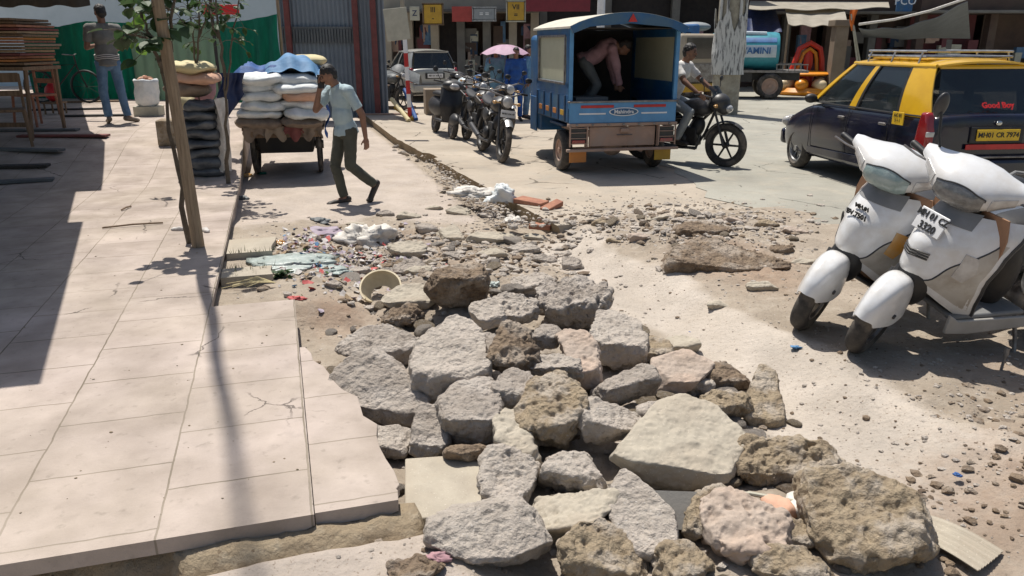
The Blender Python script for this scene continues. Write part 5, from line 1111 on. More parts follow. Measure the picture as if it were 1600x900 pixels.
# people by the umbrella
um=dict(stand); um.update(re=(.22,.10,1.20),rw=(.12,.22,1.34),rhd=(0,.1,1))
p1=at(776,186,0); person('woman in grey blue clothes under the pink umbrella',p1,R(-170),um,dict(shirt='cloth_sky',trousers='cloth_sky'),h=.93,vox=.012,fingers=False,hairlen=1,skirt=True,short=False)
p2=at(806,189,0); person('woman in a deep blue dress standing beside the pink umbrella',p2,R(175),stand,dict(shirt='cloth_blue',trousers='cloth_blue'),h=.92,vox=.012,fingers=False,hairlen=1,short=False)
p3=at(822,186,0); person('person in a bright blue top by the front of the blue cargo carrier',p3,R(100),stand,dict(shirt='tarp_sky',trousers='jeans'),h=.95,vox=.012,fingers=False,short=False)
t=thing('umbrella','open pale pink umbrella held above the women beyond the motorcycles','umbrella',p1+Vector((.20,-.1,1.02)),0)
b=B(); b.grid(8*4,8,lambda a,c:Vector((math.cos(a*2*PI)*.56*c,math.sin(a*2*PI)*.56*c,.62-.20*c*c-.02*c*math.cos(a*2*PI*8))),th=.004); b.obj('canopy','umbrella',t,smooth=60)
b=B(); b.cone((0,0,-.02),(0,0,.68),.008,.008,8); b.obj('shaft','steel',t)
for k in range(8): b=B(); a=k*PI/4; b.tube([(0,0,.60),(math.cos(a)*.26,math.sin(a)*.26,.55),(math.cos(a)*.50,math.sin(a)*.50,.42)],.004,5); b.obj('rib','steel',t)
# ================================================================ LEFT PAVEMENT
pvz=lambda x,y:pave_z(UV(x,y)[0])
pn=lambda px,py:on(px,py,pvz)
pb=pn(310,386); tpz=13.0
# lean found from its own picture line and from the line of its shadow on the pavers
g_=pn(352,880)-pb; nrm_=(pb-V((0,0,H))).cross(ray(246,0)); hx,hy=-sv.x/sv.z,-sv.y/sv.z
# (dx+hx, dy+hy) parallel to g_ ; nrm_ . (dx,dy,1) = 0
A_=np.array([[g_.y,-g_.x],[nrm_.x,nrm_.y]]); B_=np.array([-(hx*g_.y-hy*g_.x),-nrm_.z]); s_=np.linalg.solve(A_,B_); dy_=-.004; dirv=V(((-nrm_.z-nrm_.y*dy_)/nrm_.x,dy_,1))
b=B(); b.tube([pb+dirv*(tpz*i/16)+Vector((.008*math.sin(i*1.3),.006*math.cos(i),0)) for i in range(17)],[.047-.0017*i for i in range(17)],12); o=b.obj('wooden_pole','wood_pole',disp=.004,dsc=20); tag(o,'tall bare wooden pole leaning slightly, standing in the pavers','pole')
def leafmesh(b,p,d,s,n):
    d=d.normalized(); sd_=d.cross(n).normalized(); n=sd_.cross(d).normalized(); pr=[(0,.0),(.18,.30),(.45,.42),(.75,.30),(1,0)]
    vs=[];L=[];Rr=[];C=[]
    for t_,w_ in pr:
        c=p+d*s*t_-n*s*.18*t_*t_; C.append(b.b.verts.new(c))
        if w_: L.append(b.b.verts.new(c+sd_*w_*s+n*s*.07)); Rr.append(b.b.verts.new(c-sd_*w_*s+n*s*.07))
    L=[C[0]]+L+[C[-1]]; Rr=[C[0]]+Rr+[C[-1]]
    for i in range(4):
        for S_ in (L,Rr):
            f_=[C[i],C[i+1],S_[i+1],S_[i]]; f2=[]
            for v in f_:
                if v not in f2: f2.append(v)
            if len(f2)>2: b.b.faces.new(f2)
def sapling(label,base,tips,r0,nleaf,ls,lmat='leaf',group='young trees along the pavement edge',seed=1,lo=.45):
    rn=random.Random(seed); t=thing('sapling',label,'young tree',base,0,group)
    tr=B(); ends=[]
    for ti in tips:
        pts=[]; a=Vector(ti[0]); c=Vector(ti[1]); n=9
        for i in range(n+1):
            q=a.lerp(c,i/n)+Vector((rn.uniform(-1,1),rn.uniform(-1,1),0))*.018*(0<i<n); pts.append(q)
        tr.tube(pts,[ti[2]*(1-.7*i/n)+.003 for i in range(n+1)],8); ends.append((pts,ti[2]))
    tr.obj('trunk','bark',t,disp=.002,dsc=40)
    lf=B(); tw=B()
    for i in range(nleaf):
        pts,_=rn.choice(ends[1:] or ends); k=rn.uniform(lo,1)*(len(pts)-1); q=pts[int(k)]
        d=Vector((rn.gauss(0,1),rn.gauss(0,1),rn.uniform(-.5,.5))).normalized(); tipp=q+d*rn.uniform(.05,.25); tw.tube([q,(q+tipp)/2+Vector((0,0,.02)),tipp],.0028,5)
        for _ in range(rn.choice((1,2,2,3))):
            leafmesh(lf,tipp,d+Vector((rn.gauss(0,.6),rn.gauss(0,.6),rn.uniform(-.8,.1))),ls*rn.uniform(.7,1.2),Vector((rn.gauss(0,.35),rn.gauss(0,.35),1)).normalized())
    tw.obj('twigs','bark',t); lf.obj('leaves',lmat,t,smooth=0)
    return t
ba=pn(296,380); yy=ba.y
def rel(base,px,py,Y): return PY(px,py,Y)-base
sapling('thin sapling with large round leaves growing against the leaning pole',ba,[(V((0,0,0)),rel(ba,252,110,yy),.022),(rel(ba,254,115,yy),rel(ba,222,28,yy-.1),.014),(rel(ba,222,28,yy-.1),rel(ba,206,-40,yy),.010),(rel(ba,254,115,yy),rel(ba,250,-50,yy+.1),.014),(rel(ba,262,95,yy),rel(ba,278,-50,yy-.1),.013),(rel(ba,235,60,yy),rel(ba,196,52,yy-.3),.006)],.03,60,.115,'leaf',seed=4,lo=.45)
bb=pn(312,278)+V((0,.25,0)); yy=bb.y
sapling('slender sapling rising behind the stack of dark bags',bb,[(V((0,0,0)),rel(bb,308,140,yy),.018),(rel(bb,308,140,yy),rel(bb,314,-30,yy),.013),(rel(bb,308,120,yy),rel(bb,292,-20,yy),.010),(rel(bb,310,60,yy),rel(bb,336,-20,yy),.009)],.02,60,.085,'leaf',seed=7)
bc=pn(357,287); yy=bc.y
sapling('dark-stemmed sapling at the kerb beside the loaded handcart',bc,[(V((0,0,0)),rel(bc,352,120,yy),.024),(rel(bc,352,120,yy),rel(bc,334,-20,yy),.017),(rel(bc,352,150,yy),rel(bc,375,-10,yy),.010),(rel(bc,340,60,yy),rel(bc,318,-10,yy),.008)],.03,46,.085,'leaf',seed=9,lo=.6)
q=pn(300,300)
t=thing('leafy_twig','bright green leafy twig hanging near the man in the grey T-shirt','twig',PY(205,20,8.5))
lf=B()
for i in range(7): a=i*.9; leafmesh(lf,V((-.0+.03*math.cos(a),0,-.05*i)),V((math.cos(a)*.8-.3,.2,-.5)),.15,V((0,-1,.6)))
lf.obj('leaves','leaf_light',t,smooth=0); b=B(); b.tube([(0,0,.9),(.04,0,.3),(0,0,-.3)],.005,6); b.obj('stem','bark',t)
# sacks
def sack_mesh(L,Wd,Hh,seed,n=22,e=2.6):
    b=B(); 
    def f(a,c):
        th=-PI/2+PI*c; ph_=2*PI*a; sg=lambda x,p:math.copysign(abs(x)**p,x)
        x=sg(math.cos(th),.45)*sg(math.cos(ph_),.45); y=sg(math.cos(th),.45)*sg(math.sin(ph_),.45); z=sg(math.sin(th),.9)
        return Vector((x*L/2,y*Wd/2,z*Hh/2*(1-.35*(abs(x)**6+abs(y)**6)/2)))
    b.grid(n*2,n,f); bmesh.ops.remove_doubles(b.b,verts=b.b.verts,dist=1e-4); return b
def sack(loc,rz,L,Wd,Hh,mat,label,group,name='sack',tilt=(0,0),cat='sack'):
    sack.i+=1; b=sack_mesh(L,Wd,Hh,sack.i); o=b.obj(name,mat,smooth=80)
    me=o.data; n=len(me.vertices); co=np.empty(n*3); me.vertices.foreach_get('co',co); co=co.reshape(-1,3); k=fbm(co*np.array([6,6,9])+sack.i*3.7,sack.i,3)
    co[:,2]+=k*.030; co[:,0]+=fbm(co*5+sack.i*9,3,2)*.02; co[:,1]+=fbm(co*5+sack.i*5,8,2)*.02; me.vertices.foreach_set('co',co.ravel()); me.update()
    o.location=loc; o.rotation_euler=(tilt[0],tilt[1],rz); return tag(o,label,cat,group)
sack.i=0
q=pn(322,274); 
for i in range(8):
    sack(q+V((.01*math.sin(i*2),.15+.01*math.cos(i*3),.06+i*.108)),R(8)+.1*math.sin(i),.44,.60,.135,'sack_dark','grey black plastic bag in the tall stack, %s'%['lowest','second from the bottom','third from the bottom','fourth from the bottom','fourth from the top of the dark ones','third from the top of the dark ones','second from the top of the dark ones','topmost of the dark ones'][i],'dark bags in the stack by the saplings','bag',cat='bag')
sack(q+V((-.16,.15,1.00)),.2,.50,.5,.16,'sack_dirty','dirty brown sack on top of the dark bags','','sack')
sack(q+V((-.05,.17,1.13)),.1,.55,.5,.14,'sack_peach','peach coloured sack second from the top of the bag stack',None)
sack(q+V((-.10,.17,1.25)),-.1,.52,.5,.14,'sack_cream','cream yellow sack topmost on the bag stack',None)
q2=pn(335,276); b=B(); b.grid(8,16,lambda a,c:V((.06*math.sin(a*9+c*3),a*.3,.85*(1-c)+.02*math.sin(a*20))),th=.006); o=b.obj('lace_cloth','white_rag',loc=q+V((.24,-.1,.05))); tag(o,'strip of whitish lace cloth hanging at the right side of the dark bags','cloth')
q=pn(266,228)
b=B(); b.box((0,0,.17),(.40,.40,.34)); o=b.obj('concrete_block','rock_yellow',bevel=.02,disp=.004,dsc=9,loc=q+V((.0,.2,0)),rot=(0,0,.25)); tag(o,'square dark tan block on the pavement left of the leaning pole','block')
sack(q+V((-.06,.75,.50)),.3,.30,.34,.26,'sack_cream','yellow bag behind the square block',None,'bag',cat='bag')
sack(q+V((.05,1.2,.75)),.3,.40,.34,.50,'shirt_pink','faded pinkish bundle behind the yellow bag',None,'bundle',cat='bundle')
q=pn(228,182)
b=B(); b.box((0,0,.085),(.42,.34,.17)); o=b.obj('low_box','sign_cream',bevel=.01,loc=q+V((0,.15,0)),rot=(0,0,.1)); tag(o,'low cream box under the open white sack','box')
b=B(); b.lathe([(.02,.0),(.18,.0),(.21,.12),(.20,.34),(.215,.44),(.19,.45),(.175,.38),(.02,.36)]); o=b.obj('open_sack','sack_white',sub=1,disp=.03,dsc=9,loc=q+V((0,.17,.17))); tag(o,'open white sack full of brown rolls standing on a low box','sack')
for i in range(6): 
    b=B(); b.ell((0,0,0),(.07,.045,.04)); a=i*1.05; o=b.obj('brown_roll','brick_red' if i%2 else 'sack_peach',loc=q+V((math.cos(a)*.09,.17+math.sin(a)*.09,.60+.02*(i%3))),rot=(.2*i,.3,a)); tag(o,'brown roll in the mouth of the open white sack','roll','rolls in the open white sack')
# ---- stall on the left in the shade
def lift(px,py,h):
    p=pn(px,py); s=(h-p.z)/sv.z; return p+sv*s
def awning(label,pxs,h,mat,vleft=-7.5,valance=0,name='tin_awning'):
    t=thing(name,label,'awning',(0,0,0),0,'awnings over the left stalls'); ps=[lift(x,y,h) for x,y in pxs]
    u0=UV(ps[0].x,ps[0].y)[0]; u1=UV(ps[-1].x,ps[-1].y)[0]
    e0=W(.10,0); ps[0]=ps[0]-e0; ps[-1]=ps[-1]+e0; u0-=.1; u1+=.1
    poly=ps+[W(u1,vleft,h+.02),W(u0,vleft,h+.02)]
    b=B(); vs=[b.b.verts.new(p) for p in poly]; b.b.faces.new(vs); r=bmesh.ops.extrude_face_region(b.b,geom=b.b.faces[:]); bmesh.ops.translate(b.b,vec=(0,0,.03),verts=[v for v in r['geom'] if isinstance(v,bmesh.types.BMVert)]); b.obj('sheet',mat,t)
    for u in (u0+.1,u1-.1):
        e=W(u,vleft+.3,0); b=B(); b.cone((e.x,e.y,-.1),(e.x,e.y,h+.2),.04,.04,8); b.obj('post','rust_red',t)
    return t,ps
awning('near flat tin awning over the left stall, casting the big shade on the pavers',[(72,586),(98,470),(126,350)],2.75,'awning_dark')
awning('middle tin awning over the left stall, set a little back',[(110,345),(116,299)],2.75,'awning_dark')
A,ps=awning('far tin awning over the left stall with a hanging cloth edge',[(161,295),(163,250),(164,222),(140,204),(128,165),(126,148)],2.62,'awning_dark')
g0=PY(-60,-30,13.4); g1=PY(134,-30,13.4)
b=B(); b.grid(30,4,lambda a,c:V((g0.x+(g1.x-g0.x)*a,13.4+.03*math.sin(a*40),2.60-.36*c-.02*math.sin(a*23)*c)),th=.008); b.obj('valance','awning_dark',A,smooth=60)
bx_=lambda name,c,d,mat,label,cat,group=None,rz=0,bv=.004,rot=None:tag((lambda b:b.obj(name,mat,bevel=bv,loc=c,rot=rot or (0,0,rz)))(B().box((0,0,0),d)),label,cat,group)
q=pn(92,150); b=B(); b.cone((0,0,0),(0,0,2.5),.035,.03,10); tag(b.obj('stall_post','rust_red',loc=(q.x,13.2,pave_z(13))),'thin dark post holding the far awning','post')
# plank stack
q=pn(28,222); zt=1.38; cols=['wood','orange_paint','brick_red','rust_red','cardboard','wood','wall_tan','brick_red','orange_paint','wood','cardboard','rust_red','brick_red','wood','wood','cardboard']
c0=PY(8,66,q.y+.6)
for i in range(15):
    bx_('plank',(c0.x-.15+random.uniform(-.05,.05),c0.y+random.uniform(-.05,.05),1.40+i*.040),(1.15+random.uniform(-.05,.08),.9,.030),cols[i],'board in the rough coloured stack at the left edge, %s board from the bottom'%['first','second','third','fourth','fifth','sixth','seventh','eighth','ninth','tenth','eleventh','twelfth','thirteenth','fourteenth','fifteenth'][i],'board','boards stacked at the left stall',rz=random.uniform(-.05,.05))
t=thing('trestle','wooden trestle carrying the stack of boards at the left edge','trestle',(c0.x-.15,c0.y,pave_z(9.5)),0)
for x in (-.5,.45):
    for y in (-.35,.35): b=B(); b.cone((x-.12*(1 if x<0 else -1),y,1.22),(x+.06,y*1.2,0),.03,.025,6); b.obj('leg','wood',t)
b=B(); b.box((0,0,1.235),(1.2,.9,.05)); b.obj('top','wood',t,bevel=.004)
b=B(); b.box((0,-.38,.5),(1.0,.03,.06)); b.obj('stretcher','wood',t,bevel=.004)
for (px,py,lab,m_) in ((20,228,'faded wooden chair nearest at the left edge, in the shade','wood'),(62,196,'reddish chair between the board stack and the red bag','brick_red')):
    q=pn(px,py); t=thing('chair',lab,'chair',q,R(30 if px<40 else -20),'chairs in the shaded stall')
    for x in (-.2,.2):
        for y in (-.2,.2): b=B(); b.cone((x*1.15,y*1.15,0),(x,y,.45),.018,.02,8); b.obj('leg',m_,t)
    b=B(); b.box((0,0,.46),(.44,.44,.035)); b.obj('seat',m_,t,bevel=.008)
    b=B(); b.box((-.2,.22,.68),(.035,.03,.46)); b.box((.2,.22,.68),(.035,.03,.46)); b.box((0,.22,.86),(.40,.02,.12)); b.box((0,.22,.66),(.40,.02,.07)); b.obj('backrest',m_,t,bevel=.004)
q=pn(88,178); b=B(); b.ell((0,0,.16),(.13,.12,.17)); b.ell((0,0,.33),(.06,.06,.04)); tag(b.obj('red_bag','red_cloth',loc=q+V((0,0,.22)),vox=.012,disp=.012,dsc=9),'round bright red bag on the low stool in the shaded stall','bag')
b=B(); b.box((0,0,.20),(.3,.3,.03))
for x in (-.12,.12):
    for y in (-.12,.12): b.cone((x,y,0),(x,y,.2),.015,.015,6)
tag(b.obj('low_stool','wood',loc=q),'low wooden stool under the red bag','stool')
# bicycle
q=PY(100,143,16.8); t=thing('bicycle','dark bicycle leaning in front of the green netting','bicycle',(q.x,q.y,pave_z(15)),R(0)); 
for x in (-.5,.5):
    b=B(); b.lathe([(.30,-.016),(.33,-.016),(.345,0),(.33,.016),(.30,.016)],axis='Y',n=32); bmesh.ops.delete(b.b,geom=[f for f in b.b.faces if len(f.verts)>4],context='FACES_ONLY')
    for k in range(12): a=k*PI/6; b.cone((0,0,0),(math.cos(a)*.31,0,math.sin(a)*.31),.003,.003,4)
    b.obj('wheel','black',t,loc=(x,0,.345))
b=B(); b.tube([(-.5,0,.345),(-.14,0,.30),(-.22,0,.80),(-.5,0,.345)],.014,6); b.tube([(-.20,0,.76),(.34,0,.80),(-.14,0,.30)],.016,6); b.tube([(.5,0,.345),(.36,0,.74),(.33,0,.98)],.015,6); b.obj('frame','black',t)
b=B(); b.ell((-.24,0,.86),(.13,.07,.03)); b.obj('saddle','black',t); b=B(); b.tube([(.24,-.26,1.0),(.33,0,.98),(.24,.26,1.0)],.012,6); b.obj('handlebar','steel',t)
# loose planks and rags on the shaded floor
for i,(px,py,L,rz,m_) in enumerate([(110,172,1.3,.25,'dark_wall'),(60,205,1.1,.1,'tarp_grey'),(135,160,1.5,.3,'wood'),(40,236,1.0,-.1,'tarp_grey'),(20,262,.8,.2,'dark_wall'),(100,214,1.2,.05,'rust_red'),(30,285,.7,.4,'tarp_grey'),(150,182,1.0,.2,'dark_wall')]):
    q=pn(px,py); bx_('floor_plank',q+V((0,0,.018)),(L,.16,.03),m_,'flat weathered plank lying on the shaded stall floor','plank','planks on the shaded stall floor',rz=rz)
# nets, tarpaulin, hoarding
def sheet(name,pxs,Y0,Y1,z0,mat,label,cat,fold=.05,n=40,top=None,group=None,m=8,wave=.02,amp=9):
    """hanging sheet between px columns; top given as list of (px,py)"""
    xs=[p[0] for p in pxs]; ys=[p[1] for p in pxs]; b=B()
    def f(a,c):
        px=xs[0]+(xs[-1]-xs[0])*a; Y=Y0+(Y1-Y0)*a; t_=PY(px,float(np.interp(px,xs,ys)),Y); z=t_.z*(1-c)+z0*c
        return V((t_.x+wave*math.sin(c*7+a*9),Y+fold*math.sin(a*amp*2*PI+c*1.5)*(.4+.6*c),z))
    b.grid(n,m,f,th=.006); o=b.obj(name,mat,smooth=80); return tag(o,label,cat,group)
sheet('green_netting',[(30,34),(90,42),(135,33),(200,36)],18.5,18.0,.42,'net_green','dark green netting hung behind the bicycle','netting',top=0,n=60)
sheet('green_netting',[(196,34),(260,40),(348,32)],18.0,17.4,.30,'net_pale','faded grey green netting behind the open white sack','netting',n=60)
sheet('green_netting',[(340,36),(385,32),(432,22)],15.6,15.0,.55,'net_green','bright green tarpaulin stretched up to a corner behind the loaded handcart','tarpaulin',n=50,fold=.10,amp=4)
b=B(); a=PY(435,20,15.2); b.cone((a.x,a.y,-.1),(a.x,a.y,2.9),.03,.03,8); tag(b.obj('net_post','wood_pole'),'pale post at the corner of the bright green tarpaulin','post')
b=B(); a0=PY(120,40,18.6); 
tag((lambda b:b.obj('pale_wall','wall_pale'))(B().box((PY(170,0,24).x,24,3.2),(12,.3,6.4))),'pale blue grey wall rising behind the green netting','wall')
a=PY(345,15,14.0); bx_('red_sign',(a.x,14.0,a.z),(.62,.03,.16),'text_red','narrow bright red sign above the green tarpaulin','sign')
b=B(); b.cone((PY(330,15,14.05).x,14.05,.2),(PY(330,15,14.05).x,14.05,2.6),.03,.03,8); tag(b.obj('sign_post','black'),'dark post of the narrow red sign','post')
# blue grey hoarding sheets with red posts
hx0=PY(436,60,19.5).x; hx1=PY(602,60,19.5).x; t=thing('hoarding','blue grey corrugated metal hoarding with red posts behind the loaded handcart','hoarding',(hx0,19.5,-.1),0)
wd=hx1-hx0
for i in range(3):
    b=B(); b.grid(40,2,lambda a,c:V((wd*(i+a)/3,.02*math.sin(a*2*PI*8),5*(1-c))),th=.004); b.obj('metal_sheet','hoarding',t,smooth=60)
for px in (450,556,584): x=PY(px,60,19.3).x-hx0; b=B(); b.box((x,-.12,2.4),(.13,.10,4.8)); b.obj('post','rust_red',t,bevel=.005)
b=B()
z=PY(500,48,19.4).z+.1
for i in range(26): x=wd*.04+wd*.72*i/26; b.box((x,-.06,z-.12),(.05,.03,.34))
b.box((wd*.4,-.06,z+.07),(wd*.76,.03,.05)); b.obj('dark_fringe','tarp_grey',t)
# ---- handcart with its load
cw=at(451,276,-.12); azc=R(-12)
t=thing('handcart','wooden handcart carrying a high load of white sacks in the lane','handcart',(cw.x,cw.y,-.12),-azc)
for sx in (1,-1):
    b=B(); b.lathe([(.34,-.03),(.385,-.03),(.40,0),(.385,.03),(.34,.03)],axis='X',n=36); bmesh.ops.delete(b.b,geom=[f for f in b.b.faces if len(f.verts)>4],context='FACES_ONLY')
    for k in range(10): a=k*PI/5; b.cone((0,0,0),(0,math.cos(a)*.35,math.sin(a)*.35),.016,.012,6)
    b.cone((-.06,0,0),(.06,0,0),.06,.06,12); b.obj('wheel','rubber',t,loc=(sx*.44,.35,.40))
b=B(); b.cone((-.5,.35,.40),(.5,.35,.40),.022,.022,8); b.obj('axle','steel',t)
for i in range(6): b=B(); b.box((-.45+i*.18,.75,.68),(.165,2.0,.035)); b.obj('deck_board','wood',t,bevel=.004)
for sx in (1,-1): b=B(); b.box((sx*.42,.85,.62),(.07,2.3,.08)); b.obj('side_beam','wood',t,bevel=.006)
b=B(); b.box((0,-.23,.62),(1.0,.06,.10)); b.obj('end_beam','wood',t,bevel=.006)
for i,(x,w_,m_) in enumerate(((-.36,.30,'sack_dirty'),(-.10,.26,'wall_tan'),(.14,.24,'rust_red'),(.38,.26,'sack_dirty'))):
    b=B(); b.grid(10,8,lambda a,c:V((x+(a-.5)*w_+.01*math.sin(c*9),-.30-.02*math.sin(a*11+i),.72-c*(.15+.06*math.sin(a*7+i*2)))),th=.012); b.obj('hanging_rag',m_,t,smooth=80)
CM=Matrix.Translation((cw.x,cw.y,-.12))@Matrix.Rotation(-azc,4,'Z'); CT=CM@Matrix.Translation((0,0,-.12))
mats=['sack_dirty','sack_white','sack_white','sack_white','sack_white','sack_white']
for row,(y0) in enumerate((.10,.92)):
    for i in range(6):
        for s_ in (-1,1):
            m_='sack_peach' if (i==3 and s_==1 and row==0) else mats[i]
            lab={'sack_dirty':'dirt-stained sack on the handcart','sack_peach':'orange sack on the handcart'}.get(m_,'white sack on the handcart')
            lab=lab+', %s %s column, %s layer'%('near' if row==0 else 'far','left' if s_<0 else 'right',['bottom','second','third','fourth','fifth','top'][i])
            sack(CM@V((s_*.255+random.uniform(-.045,.045),y0+random.uniform(-.07,.05)-(.05 if row==0 else 0),.765+i*.114+random.uniform(-.01,.01))),-azc+random.uniform(-.17,.17),.58+random.uniform(-.04,.08),.86,.155+random.uniform(-.01,.03),m_,lab.replace('of the handcart load',''),None if m_=='sack_peach' else ('bottom sacks of the handcart load' if m_=='sack_dirty' else 'white sacks of the handcart load'))
def drape(name,x0,x1,y0,y1,zf,mat,label,n=24):
    b=B(); b.grid(n,n,lambda a,c:V((x0+(x1-x0)*a,y0+(y1-y0)*c,zf(a,c)+.02*math.sin(a*17+c*5)+.015*math.sin(c*23-a*4))),th=.006); o=b.obj(name,mat,smooth=80); o.matrix_world=CT; return tag(o,label,'tarpaulin','tarpaulins thrown over the handcart load')
drape('tarpaulin',-.16,.56,-.32,1.4,lambda a,c:1.60-.10*(c<.06)+.15*math.sin(PI*min(1,a*1.1))*math.sin(PI*(.2+.7*c))-.06*(a>.9),'tarp_sky','light blue tarpaulin heaped on top of the handcart load')
drape('tarpaulin',-.64,.06,-.34,1.2,lambda a,c:1.60-.16*(c<.06)-.28*max(0,.25-a)*4*.8+.03*math.sin(a*9),'tarp_blue','blue tarpaulin over the upper left of the handcart load')
b=B(); b.grid(14,16,lambda a,c:V((-.70+.30*a-.05*math.sin(c*2.4)+.03*math.sin(c*9)*(1-a),-.40+.03*math.sin(a*12)+.02*c,1.42-(.62-.35*a)*c)),th=.008); o=b.obj('tarpaulin','tarp_navy',smooth=80); o.matrix_world=CM; tag(o,'navy tarpaulin hanging down the left side of the handcart load','tarpaulin','tarpaulins thrown over the handcart load')
b=B(); b.grid(10,14,lambda a,c:V((.58+.04*math.sin(c*6),-.1+.5*a,.95-.42*c+.02*math.sin(a*9))),th=.008); o=b.obj('tarpaulin','cloth_blue',smooth=80); o.matrix_world=CM; tag(o,'small blue cloth hanging at the right side of the handcart','cloth')
b=B(); b.ell((.32,1.15,1.54),(.30,.35,.09)); o=b.obj('bundle','sack_cream',disp=.01,dsc=9); o.matrix_world=CM; tag(o,'yellowish bundle peeking out behind the light blue tarpaulin','bundle')

b=B(); b.box((0,0,0),(.72,1.5,.40),taper=1.1); o=b.obj('underbed_shade','dark_wall',bevel=.02,disp=.01,dsc=6); o.matrix_world=CM@Matrix.Translation((0,.85,.52)); tag(o,'dark box added for the shade under the bed of the handcart','crate')  # dark body added where the underside of the cart lies in shade
# ================================================================ STREET FURNITURE IN THE MIDDLE DISTANCE
p=at(641,188,0); top=PY(628,-5,p.y); t=thing('barrier_post','leaning red and white post standing at the end of the lane','post',p,0)
d_=(top-p); n=9
for i in range(n):
    b=B(); b.cone(d_*(i/n),d_*((i+1)/n),.05,.047,12); b.obj('painted_band','red_paint' if i%2==0 and i<6 else ('text_white' if i<6 else 'pole_concrete'),t)
for (x0,y0,x1,y1,m_,lab) in ((632,140,651,186,'tarp_blue','blue pipe leaning against the red and white post'),(612,155,640,188,'sack_cream','cream pipe lying at the foot of the red and white post'),(618,168,646,186,'sign_yellow','yellow pipe lying at the foot of the red and white post')):
    a=PY(x0,y0,at(x1,y1,0).y+.5); c=at(x1,y1,0.03)+V((0,-.1,0)); b=B(); b.cone(a,c,.05,.05,10); tag(b.obj('pipe',m_),lab,'pipe')
bx_('block',at(678,180,0)+V((.1,.4,.30)),(.72,.6,.62),'wall_tan','weathered concrete block standing in front of the silver hatchback','block',rz=.2,bv=.02)
bx_('stone_slab',at(590,158,-.1)+V((0,.3,.25)),(1.1,.7,.5),'wall_brown','dark low crate at the far end of the lane','crate',rz=-.1,bv=.02)
bx_('timber',at(600,176,-.1)+V((0,0,.12)),(1.7,.14,.10),'wood','long timber lying across the far end of the lane','timber',rz=.05)
bx_('timber',at(612,186,-.1)+V((0,0,.10)),(1.3,.12,.08),'dusty_metal','shorter reddish timber lying before the long one','timber',rz=.12)
bike(630,172,R(125),'motorcycle under a grey cover beside the red and white post',None,tank='tarp_grey')
b=B(); b.grid(16,12,lambda a,c:V((-.45+1.2*a,(c-.5)*.7,.98-.25*abs(c-.5)**2*4-.14*math.cos(a*6)+.02*math.sin(a*15))),th=.01); o=b.obj('cover','tarp_grey',smooth=80); q=at(615,168,-.0); o.location=q+V((0,.1,0)); tag(o,'grey plastic cover thrown over the motorcycle by the red and white post','cover')
bx_('paper_board',PY(620,38,14.6),(.42,.03,.55),'sign_cream','cream board fixed high on the leaning red and white post','board',rz=.05,rot=(0,R(-6),0))
# utility pole wrapped in peeling white sheet
p=at(1131,172,0); Yp=p.y-1.3; base=V((PY(1131,172,Yp).x,Yp,0)); t=thing('utility_pole','thick utility pole wrapped in peeling white sheeting beside the orange truck','utility pole',base)
kk=1200/(Yp*ct+1.0*st)
b=B(); b.cone((0,0,0),(.02,0,9),.33,.26,20); b.obj('shaft','pole_concrete',t)
b=B(); b.grid(40,16,lambda a,c:V((math.cos(a*2*PI)*(.37+.015*math.sin(a*40)+.02*math.sin(c*9+a*9)),math.sin(a*2*PI)*(.37+.015*math.sin(a*40)),.95+c*(1.25+.18*math.sin(a*31)+.12*math.sin(a*57)))),th=.01); b.obj('peeling_sheet','peeling',t,smooth=80)
for i,(a,l_) in enumerate(((-2.6,1.0),(-2.1,.6),(-1.2,.9),(-.6,.7))):
    b=B(); b.cone((math.cos(a)*.35,math.sin(a)*.35,2.2),(math.cos(a)*.33,math.sin(a)*.33,2.2+l_*2.5),.035,.03,8); b.obj('conduit','peeling',t)
# ================================================================ BUILDINGS
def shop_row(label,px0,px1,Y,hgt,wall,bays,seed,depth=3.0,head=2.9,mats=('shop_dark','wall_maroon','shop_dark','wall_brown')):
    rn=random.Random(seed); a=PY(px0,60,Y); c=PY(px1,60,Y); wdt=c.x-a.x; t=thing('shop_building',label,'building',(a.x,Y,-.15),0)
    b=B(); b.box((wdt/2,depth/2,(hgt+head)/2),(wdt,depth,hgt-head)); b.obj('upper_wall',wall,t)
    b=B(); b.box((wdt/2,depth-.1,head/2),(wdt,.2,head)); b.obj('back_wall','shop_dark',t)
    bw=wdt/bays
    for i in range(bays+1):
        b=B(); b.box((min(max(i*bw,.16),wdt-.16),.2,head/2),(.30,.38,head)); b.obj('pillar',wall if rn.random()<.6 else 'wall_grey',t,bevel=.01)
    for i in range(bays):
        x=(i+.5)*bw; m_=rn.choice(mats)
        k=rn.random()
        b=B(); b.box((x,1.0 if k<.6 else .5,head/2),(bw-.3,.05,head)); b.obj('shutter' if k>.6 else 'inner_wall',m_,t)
        if k<.75:
            for q_ in range(rn.randint(6,10)):
                xx=x+rn.uniform(-.4,.4)*(bw-.5); zz=rn.uniform(.7,2.3); b=B(); b.box((xx,.30,zz),(rn.uniform(.15,.5),.2,rn.uniform(.3,.9))); b.obj('hung_goods',rn.choice(['wall_maroon','shirt_pink','wall_grey','jeans','sign_cream','wall_brown','dusty_metal','blue_dark']),t,disp=.02,dsc=4)
        b=B(); b.box((x,.9,.55),(bw*.6,.5,.9)); b.obj('counter',rn.choice(['wood','wall_grey','wall_brown']),t,bevel=.01)
    for i in range(int(wdt/2.2)):
        b=B(); b.box(((i+.5)*2.2,-.02,head+1.8),(1.1,.08,1.2)); wf_=b.obj('window','wood',t,bevel=.01)
        b=B(); b.box(((i+.5)*2.2,-.07,head+1.8),(.95,.03,1.05)); b.obj('pane','glass',wf_)
    b=B(); b.box((wdt/2,-.25,head+.06),(wdt,.9,.10)); b.obj('ledge','wall_grey',t,bevel=.01)
    return t
